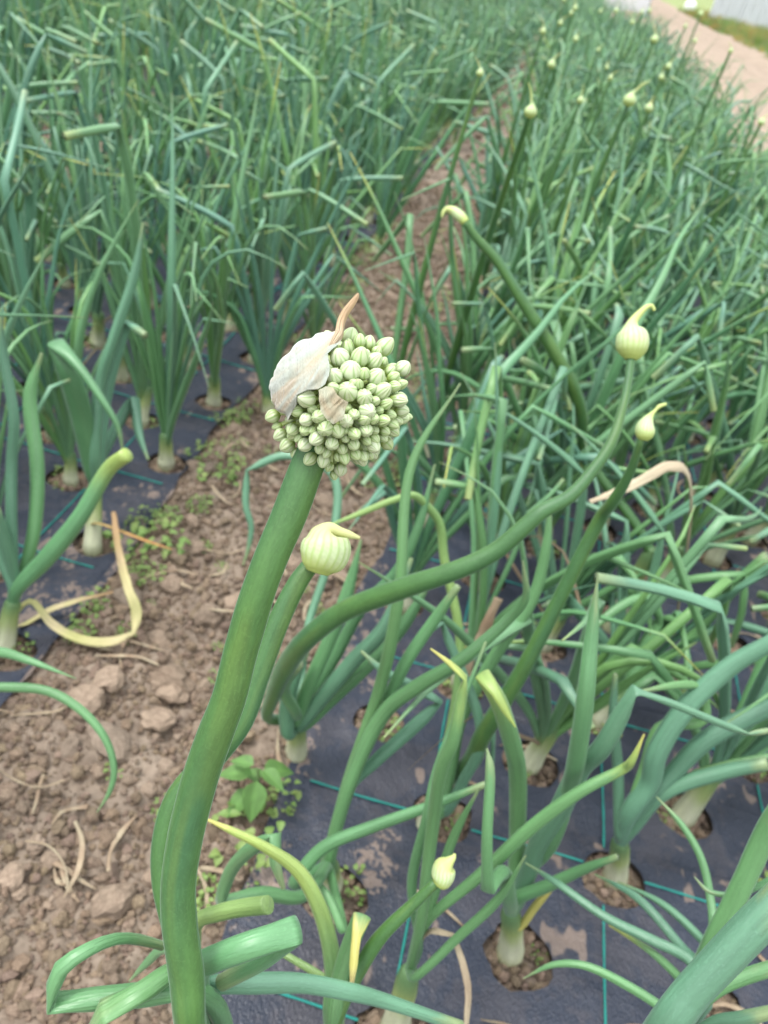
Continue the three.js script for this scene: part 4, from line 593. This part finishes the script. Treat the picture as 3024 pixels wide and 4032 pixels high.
// ---------------------------------------------------------------- the field: prototypes and their copies
function protoPlant(s0, detail, up = false) {
  seed = 1000 + s0 * 131;
  const out = [], nh = rr(0.05, 0.085), plane = rr(0, 6.28), nl = 12 + Math.floor(rnd() * 5);
  out.push(['neck', neckGeo([rr(-0.01, 0.01), nh, rr(-0.01, 0.01)], 0.0125, 0.0095, s0), neckMat]);
  for (let k = 0; k < nl; k++) {
    const az = plane + (k & 1 ? Math.PI : 0) + rr(-0.75, 0.75), inner = k / nl, dryL = rnd() < 0.045, len = rr(0.27, 0.55) * (inner < 0.2 ? 0.75 : 1) * (dryL ? 0.6 : 1), r = rr(0.0038, 0.0078) * (len > 0.4 ? 1 : 0.8) * (dryL ? 0.6 : 1);
    let el = dryL ? rr(0.7, 1.3) : rr(0.05, 0.6) * (1.35 - inner * 0.9) * (up ? 0.6 : 1), p = V3(0, nh * 0.7, 0); const pts = [[0, nh * 0.55, 0, r * 0.7]], kinks = [], n = 7, bend = rr(-0.05, 0.3) * (up ? 0.5 : 1);
    const kinked = rnd() < (up ? 0.62 : 0.74), kt = (up ? 5 : 4) + Math.floor(rnd() * (up ? 2 : 3)); let a2 = az;
    const soft = kinked && rnd() < 0.2, stub = kinked && !soft && rnd() < 0.55, yk = rnd(), kind = dryL ? 'dry' : yk < 0.12 && !stub ? 'tip' : yk < 0.135 && !stub && !up ? 'yfold' : yk < 0.62 ? 'b' : 'g';
    for (let i = 1; i <= n; i++) {
      const t = i / n, d = V3(Math.sin(el) * Math.cos(a2), Math.cos(el), Math.sin(el) * Math.sin(a2)); p = p.clone().addScaledVector(d, len / n);
      if (p.y < 0.012) p.y = 0.012;
      let rad = r * (t < 0.35 ? mix(0.75, 1, t / 0.35) : mix(1, stub ? 0.75 : 0.1, Math.pow((t - 0.35) / 0.65, 1.6)));
      pts.push([p.x, p.y, p.z, rad]);
      if (soft && i >= kt - 1 && i < n) { el = Math.min(2.6, el + rr(0.35, 0.85)); a2 += rr(-0.2, 0.2); }
      else if (kinked && !soft && i === kt && i < n) { kinks.push(pts.length - 1); el = Math.min(2.75, el + rr(0.7, 2.1)); a2 += rr(-0.7, 0.7); if (stub && i + 2 < n) { p = p.clone(); pts.push([p.x + Math.sin(el) * Math.cos(a2) * 0.05, Math.max(0.012, p.y + Math.cos(el) * 0.05), p.z + Math.sin(el) * Math.sin(a2) * 0.05, r * 0.7]); break; } }
      else el += bend / n * 3 + rr(-0.06, 0.09), a2 += rr(-0.14, 0.14);
    }
    const dry = kind === 'dry';
    out.push(['leaf', tube(pts, { kinks, sides: detail ? 9 : 5, step: detail ? 0.03 : 0.06, color: leafColor(kind, s0 * 31 + k * 3.7), flat: dry ? 0.35 : 0.9, wob: detail ? 0.04 : 0 }), dry ? dryMat : leafMat]);
  }
  return out;
}
const NP = 16, protos = Array.from({ length: NP }, (_, i) => protoPlant(i, true, i >= 8));
const farGeo = Array.from({ length: 12 }, (_, i) => mergeGeometries(protoPlant(i + 40, false, i >= 6).map((p) => p[1])));
const BEDNAME = ['budding bed', 'bed across the furrow', 'farthest bed'], ORD = ['furrow-side', 'second', 'third', 'fourth', 'fifth', 'sixth', 'seventh', 'eighth', 'ninth', 'tenth'];
const cand = [];
for (const h of ROWS) {
  if (taken.some(([x, z]) => Math.hypot(h.x - x, h.z - z) < 0.05)) continue;
  if (h.z > -0.32 || h.z < -24 || (h.b === 0 && h.x > 0.25 && h.z < -10.5)) continue;
  if (hash(h.i + 50, h.j, h.b) < 0.04) continue;
  const a = shown(h.x, 0.02, h.z), b = shown(h.x, 0.5, h.z); if (!a || !b) continue;
  const ix = Math.min(Math.abs(a[0]), Math.abs(b[0])) < 1.14 && b[1] > -1.3 && Math.min(a[1], b[1]) < 1.02;
  if (h.b === 0 && h.j < 3 && h.x < 0.15) continue;
  h.depth = b[2]; h.seen = ix; if (b[2] < 0.62 && ix && h.b === 0) continue;
  if (ix || (h.z > -14)) cand.push(h);
}
const near = cand.filter((h) => h.seen).sort((a, b) => a.depth - b.depth).slice(0, 284);
const lean = (h) => (h.b === 1 && h.x > -0.62 && h.z < -1.0 ? -0.2 * hash(h.j, 9, h.i) : h.b === 0 && h.x < 0.15 && h.z < -1.0 ? 0.2 * hash(h.j, 8, h.i) : 0);
const inNear = new Set(near), protoGroups = [];
near.forEach((h, n) => {
  const v = Math.floor(hash(h.i * 7 + 1, h.j * 3, h.b + 4) * 8) + (h.b ? 8 : 0);
  const g = group('onion_plant', h.x, 0, h.z);
  if (!protoGroups[v]) protoGroups[v] = protos[v];
  const lm = leafMats[Math.floor(hash(h.j, h.i, 55) * 4)]; for (const [nm, geo, mt] of protos[v]) mesh(nm, geo, mt === leafMat ? lm : mt, g);
  const s = 0.86 + 0.3 * hash(h.i, h.j, 31); g.scale.set(s, s * (0.95 + 0.12 * hash(h.j, h.i, 8)), s); g.rotation.set((hash(h.j, 2, h.i) - 0.5) * 0.16, hash(h.i, h.j, 12) * 6.28, (hash(h.j, 5, h.i) - 0.55) * 0.2 + lean(h));
  const zone = h.depth < 1.3 ? 'near' : h.depth < 2.1 ? 'middle' : 'far';
  const line = ORD[Math.max(0, Math.min(9, Math.round(h.b === 0 ? h.x / 0.1 : (BEDS[h.b].x1 - 0.05 - h.x) / 0.1)))];
  tag(g, `leafy green onion plant, ${zone} part of the ${line} line of the ${BEDNAME[h.b]}`, 'onion plant', `onions in the ${zone} part of the ${line} line of the ${BEDNAME[h.b]}`);
});
{
  const rest = cand.filter((h) => !inNear.has(h)), g = group('onion_rows'); tag(g, 'mass of onion leaves filling the beds farther up the field', 'onion rows', null, 'stuff');
  const M = new THREE.Matrix4(), q = new THREE.Quaternion(), c = new THREE.Color();
  farGeo.forEach((geo, v) => {
    const list = rest.filter((h, n) => n % 6 + (h.b ? 6 : 0) === v), im = new THREE.InstancedMesh(geo, leafMat, list.length);
    list.forEach((h, n) => { const s = 0.88 + 0.3 * hash(h.i, h.j, 31); M.compose(V3(h.x, 0, h.z), q.setFromEuler(new THREE.Euler((hash(h.j, 2, h.i) - 0.5) * 0.16, hash(h.i, h.j, 12) * 6.28, (hash(h.j, 5, h.i) - 0.55) * 0.2 + lean(h))), V3(s, s, s)); im.setMatrixAt(n, M); const b = 0.95 + 0.3 * hash(h.i, h.j, 3); im.setColorAt(n, c.setRGB(b * (0.9 + 0.25 * hash(h.j, h.i, 4)), b, b * (0.88 + 0.24 * hash(h.j, h.i, 5)))); });
    im.name = 'leaf_mass'; im.castShadow = im.receiveShadow = true; im.userData.kind = 'stuff'; g.add(im);
  });
}
// budding plants farther up the bed
T.far.forEach(([x, y, z, d], n) => {
  if (n === 24 || n === 23 || n === 28) return;
  seed = 300 + n * 17;
  const bx = x + rr(-0.05, 0.02) + (n === 28 ? 0.16 : 0) + (n === 0 ? -0.0 : 0), bz = z + rr(-0.03, 0.05) + (n === 28 ? 0.05 : 0) - (n === 0 ? 0.22 : 0), g = group('onion_plant', bx, 0, bz), lx = x - bx, lz = z - bz;
  const r = Math.min(0.0055, 0.0025 + d * 0.14);
  const P = n === 28 ? [[0, 0.05, 0, r], [-0.005, 0.22, 0, r * 1.5], [-0.04, 0.36, -0.01, r * 1.3], [lx + 0.035, y - 0.055, lz, r], [lx + 0.012, y - 0.01, lz, r * 0.8]] : [[0, 0.05, 0, r], [lx * 0.15, y * 0.4, lz * 0.2, r * 1.5], [lx * 0.55, y * 0.75, lz * 0.6, r * 1.1], [lx, y, lz, r * 0.75]];
  mesh('flower_stalk', tube(P, { sides: 10, step: 0.02, color: leafColor('scape', n * 3.1) }), scapeMat, g);
  const bg = n === 28 ? tube([[lx + 0.014, y - 0.012, lz, 0.004], [lx + 0.004, y - 0.002, lz, 0.0085], [lx - 0.008, y + 0.004, lz, 0.009], [lx - 0.022, y + 0.003, lz, 0.005], [lx - 0.034, y - 0.006, lz, 0.003], [lx - 0.038, y - 0.02, lz, 0.0015]], { sides: 22, step: 0.003, color: budPig(4), ribs: 11, ribDepth: 0.02 }) : closedBud(d, n, [lx, y - d * 0.1, lz]);
  mesh('closed_bud', bg, closedBudMat, g);
  for (const [nm, geo, mt] of protos[n % NP].slice(0, 6)) mesh(nm, geo, mt, g);
  const w = n === 28 ? 'onion plant whose pale yellow bud nods over at the furrow edge' : n === 0 ? 'onion plant with round pale bud on a dark slanting stalk beside the furrow' : n === 1 ? 'onion plant with a bud drawn out into a tall tan beak' : n === 3 ? 'onion plant with a wide onion-dome bud standing clear near the track' : n === 19 ? 'tall onion stalk with a bud seen against the dirt track' : n === 20 ? 'lone onion stalk with a small bud crossing the edge of the dirt track' : n === 18 ? 'onion plant with pale bud at the right picture edge' : `onion plant with small pale bud, ${z > -2.2 ? 'halfway up' : z > -4 ? 'far up' : 'at the far end of'} the budding bed, ${x < 0.05 ? 'furrow side' : x < 0.3 ? 'mid bed' : 'track side'}`;
  tag(g, w, 'onion plant', 'budding onion plants up the field');
});

// ---------------------------------------------------------------- weeds and litter
function leaflet(w, l, curl, c, notch = 0) {
  const pos = [], idx = [], col = [], nu = 6, nv = 8;
  for (let j = 0; j <= nv; j++) for (let i = 0; i <= nu; i++) { const v = j / nv, s = (i / nu - 0.5) * 2, prof = Math.pow(Math.sin(Math.PI * Math.pow(v, 0.62)), 0.9) * (1 - notch * Math.abs(Math.sin(v * 14)) * Math.abs(s)); pos.push(s * w * prof, Math.abs(s) * w * 0.35 * prof - curl * v * v * l, v * l); const k = 1 + 0.25 * noise(i * 0.9, j * 0.7, w * 999) + (i === nu / 2 ? 0.2 : 0); col.push(c[0] * k, c[1] * k, c[2] * k); if (i < nu && j < nv) { const a = j * (nu + 1) + i; idx.push(a, a + nu + 1, a + 1, a + 1, a + nu + 1, a + nu + 2); } }
  return geom(pos, idx, null, col);
}
{ // broad-leaved weed at the mat edge
  const g = group('broadleaf_weed', -0.105, 0, -0.47); tag(g, 'broad leaved green weed growing at the mat edge behind the thick stalk', 'weed');
  seed = 21;
  mesh('stem', tube([[0, -0.01, 0, 0.002], [0.003, 0.04, 0.004, 0.0018], [0, 0.085, 0.008, 0.0013]], { sides: 7, color: () => [0.16, 0.26, 0.08] }), leafMat, g);
  for (const [az, el, y, s] of [[0.2, 0.7, 0.07, 1.1], [2.2, 0.25, 0.075, 1], [-1.5, 0.2, 0.07, 1], [3.6, 0.35, 0.05, 0.9], [1.2, 0.1, 0.085, 0.75], [-0.7, 0.5, 0.045, 0.95], [4.6, 0.15, 0.085, 0.7]]) {
    const m = mesh('leaf', leaflet(0.0128 * s, 0.040 * s, 0.25, [0.10, 0.22, 0.05], 0.12), weedMat, g); m.position.set(0, y, 0.005); m.rotation.set(el, az, 0, 'YXZ'); m.translateZ(0.006);
  }
}
const chick = [0, 1, 2, 3].map((k) => { seed = 60 + k; const a = []; for (let i = 0; i < 26; i++) { const l = leaflet(0.0026, 0.0068, 0.3, mix3([0.13, 0.24, 0.05], [0.2, 0.27, 0.07], rnd())); const R = 0.022 * Math.sqrt(rnd()), th = rr(0, 6.28); l.rotateX(rr(-0.6, 0.5)); l.rotateY(rr(0, 6.28)); l.translate(Math.cos(th) * R, 0.004 + 0.016 * rnd(), Math.sin(th) * R); a.push(l); } return mergeGeometries(a); });
seed = 91;
for (let n = 0, tries = 0; n < 210 && tries < 6000; tries++) {
  const kind = rnd(); let x, z;
  if (kind < 0.55) { z = -0.35 - 2.4 * Math.pow(rnd(), 1.3); x = rnd() < 0.55 ? rr(-0.14, -0.07) : rr(-0.44, -0.36); if (noise(x * 6, z * 6, 9) < -0.1) continue; }
  else if (kind < 0.8) { const hs = ROWS.filter((h) => h.r && h.z > -1.6 && h.z < -0.3 && h.b < 2), h = hs[Math.floor(rnd() * hs.length)]; x = h.x + rr(-0.8, 0.8) * h.r; z = h.z + rr(-0.8, 0.8) * h.r; }
  else { z = rr(-2.6, -0.35); x = rr(-0.4, -0.1); }
  const p = shown(x, 0, z); if (!p || Math.abs(p[0]) > 1.05 || Math.abs(p[1]) > 1.05) continue;
  const m = mesh(numbered('weed_seedling'), chick[n % 4], weedMat, scene), s = (rr(0.5, 1.2) + (rnd() < 0.05 ? 0.6 : 0)) * (kind > 0.8 ? 0.6 : kind < 0.55 ? 1.1 : 1); m.position.set(x, fieldH(x, z) + 0.001, z); m.scale.set(s, s, s); m.rotation.y = rr(0, 6.28); n++;
  tag(m, kind < 0.55 ? 'clump of tiny green weed leaves along the mat edge' : kind < 0.8 ? 'clump of tiny green weed leaves in a planting hole' : 'tiny green weed on the bare furrow soil', 'weed', kind < 0.55 ? 'small weeds along the mat edges' : kind < 0.8 ? 'small weeds in the planting holes' : 'small weeds on the furrow soil');
}
seed = 144;
for (let n = 0; n < 110; n++) {                               // dry leaf shreds
  const onMat = n > 74, z = -0.32 - 1.5 * Math.pow(rnd(), 1.3), x = onMat ? rr(0.0, 0.75) : rr(-0.42, -0.1), L = rr(0.025, 0.09), a = rr(0, 6.28), y = onMat ? 0.007 : fieldH(x, z) + 0.012, b = rr(-0.8, 0.8);
  const P = [0, 1, 2, 3].map((i) => { const t = i / 3 - 0.5; return [Math.cos(a + b * t) * L * t, (onMat ? 0.002 : 0.006) * Math.abs(Math.sin(i * 2 + n)), Math.sin(a + b * t) * L * t, rr(0.0008, 0.0028) * (i === 3 ? 0.4 : 1)]; });
  const m = mesh(numbered('dry_leaf_shred'), tube(P, { sides: 7, step: 0.008, flat: 1.2, flatN: 0.3, wob: 0.2, color: leafColor('dry', n * 2.2) }), dryMat, scene); m.position.set(x, y, z);
  tag(m, onMat ? 'withered tan leaf shred lying on the dark mat' : 'withered tan leaf shred lying on the furrow soil', 'dry leaf', onMat ? 'dry shreds on the mat' : 'dry shreds on the soil');
}

renderer.render(scene, camera);
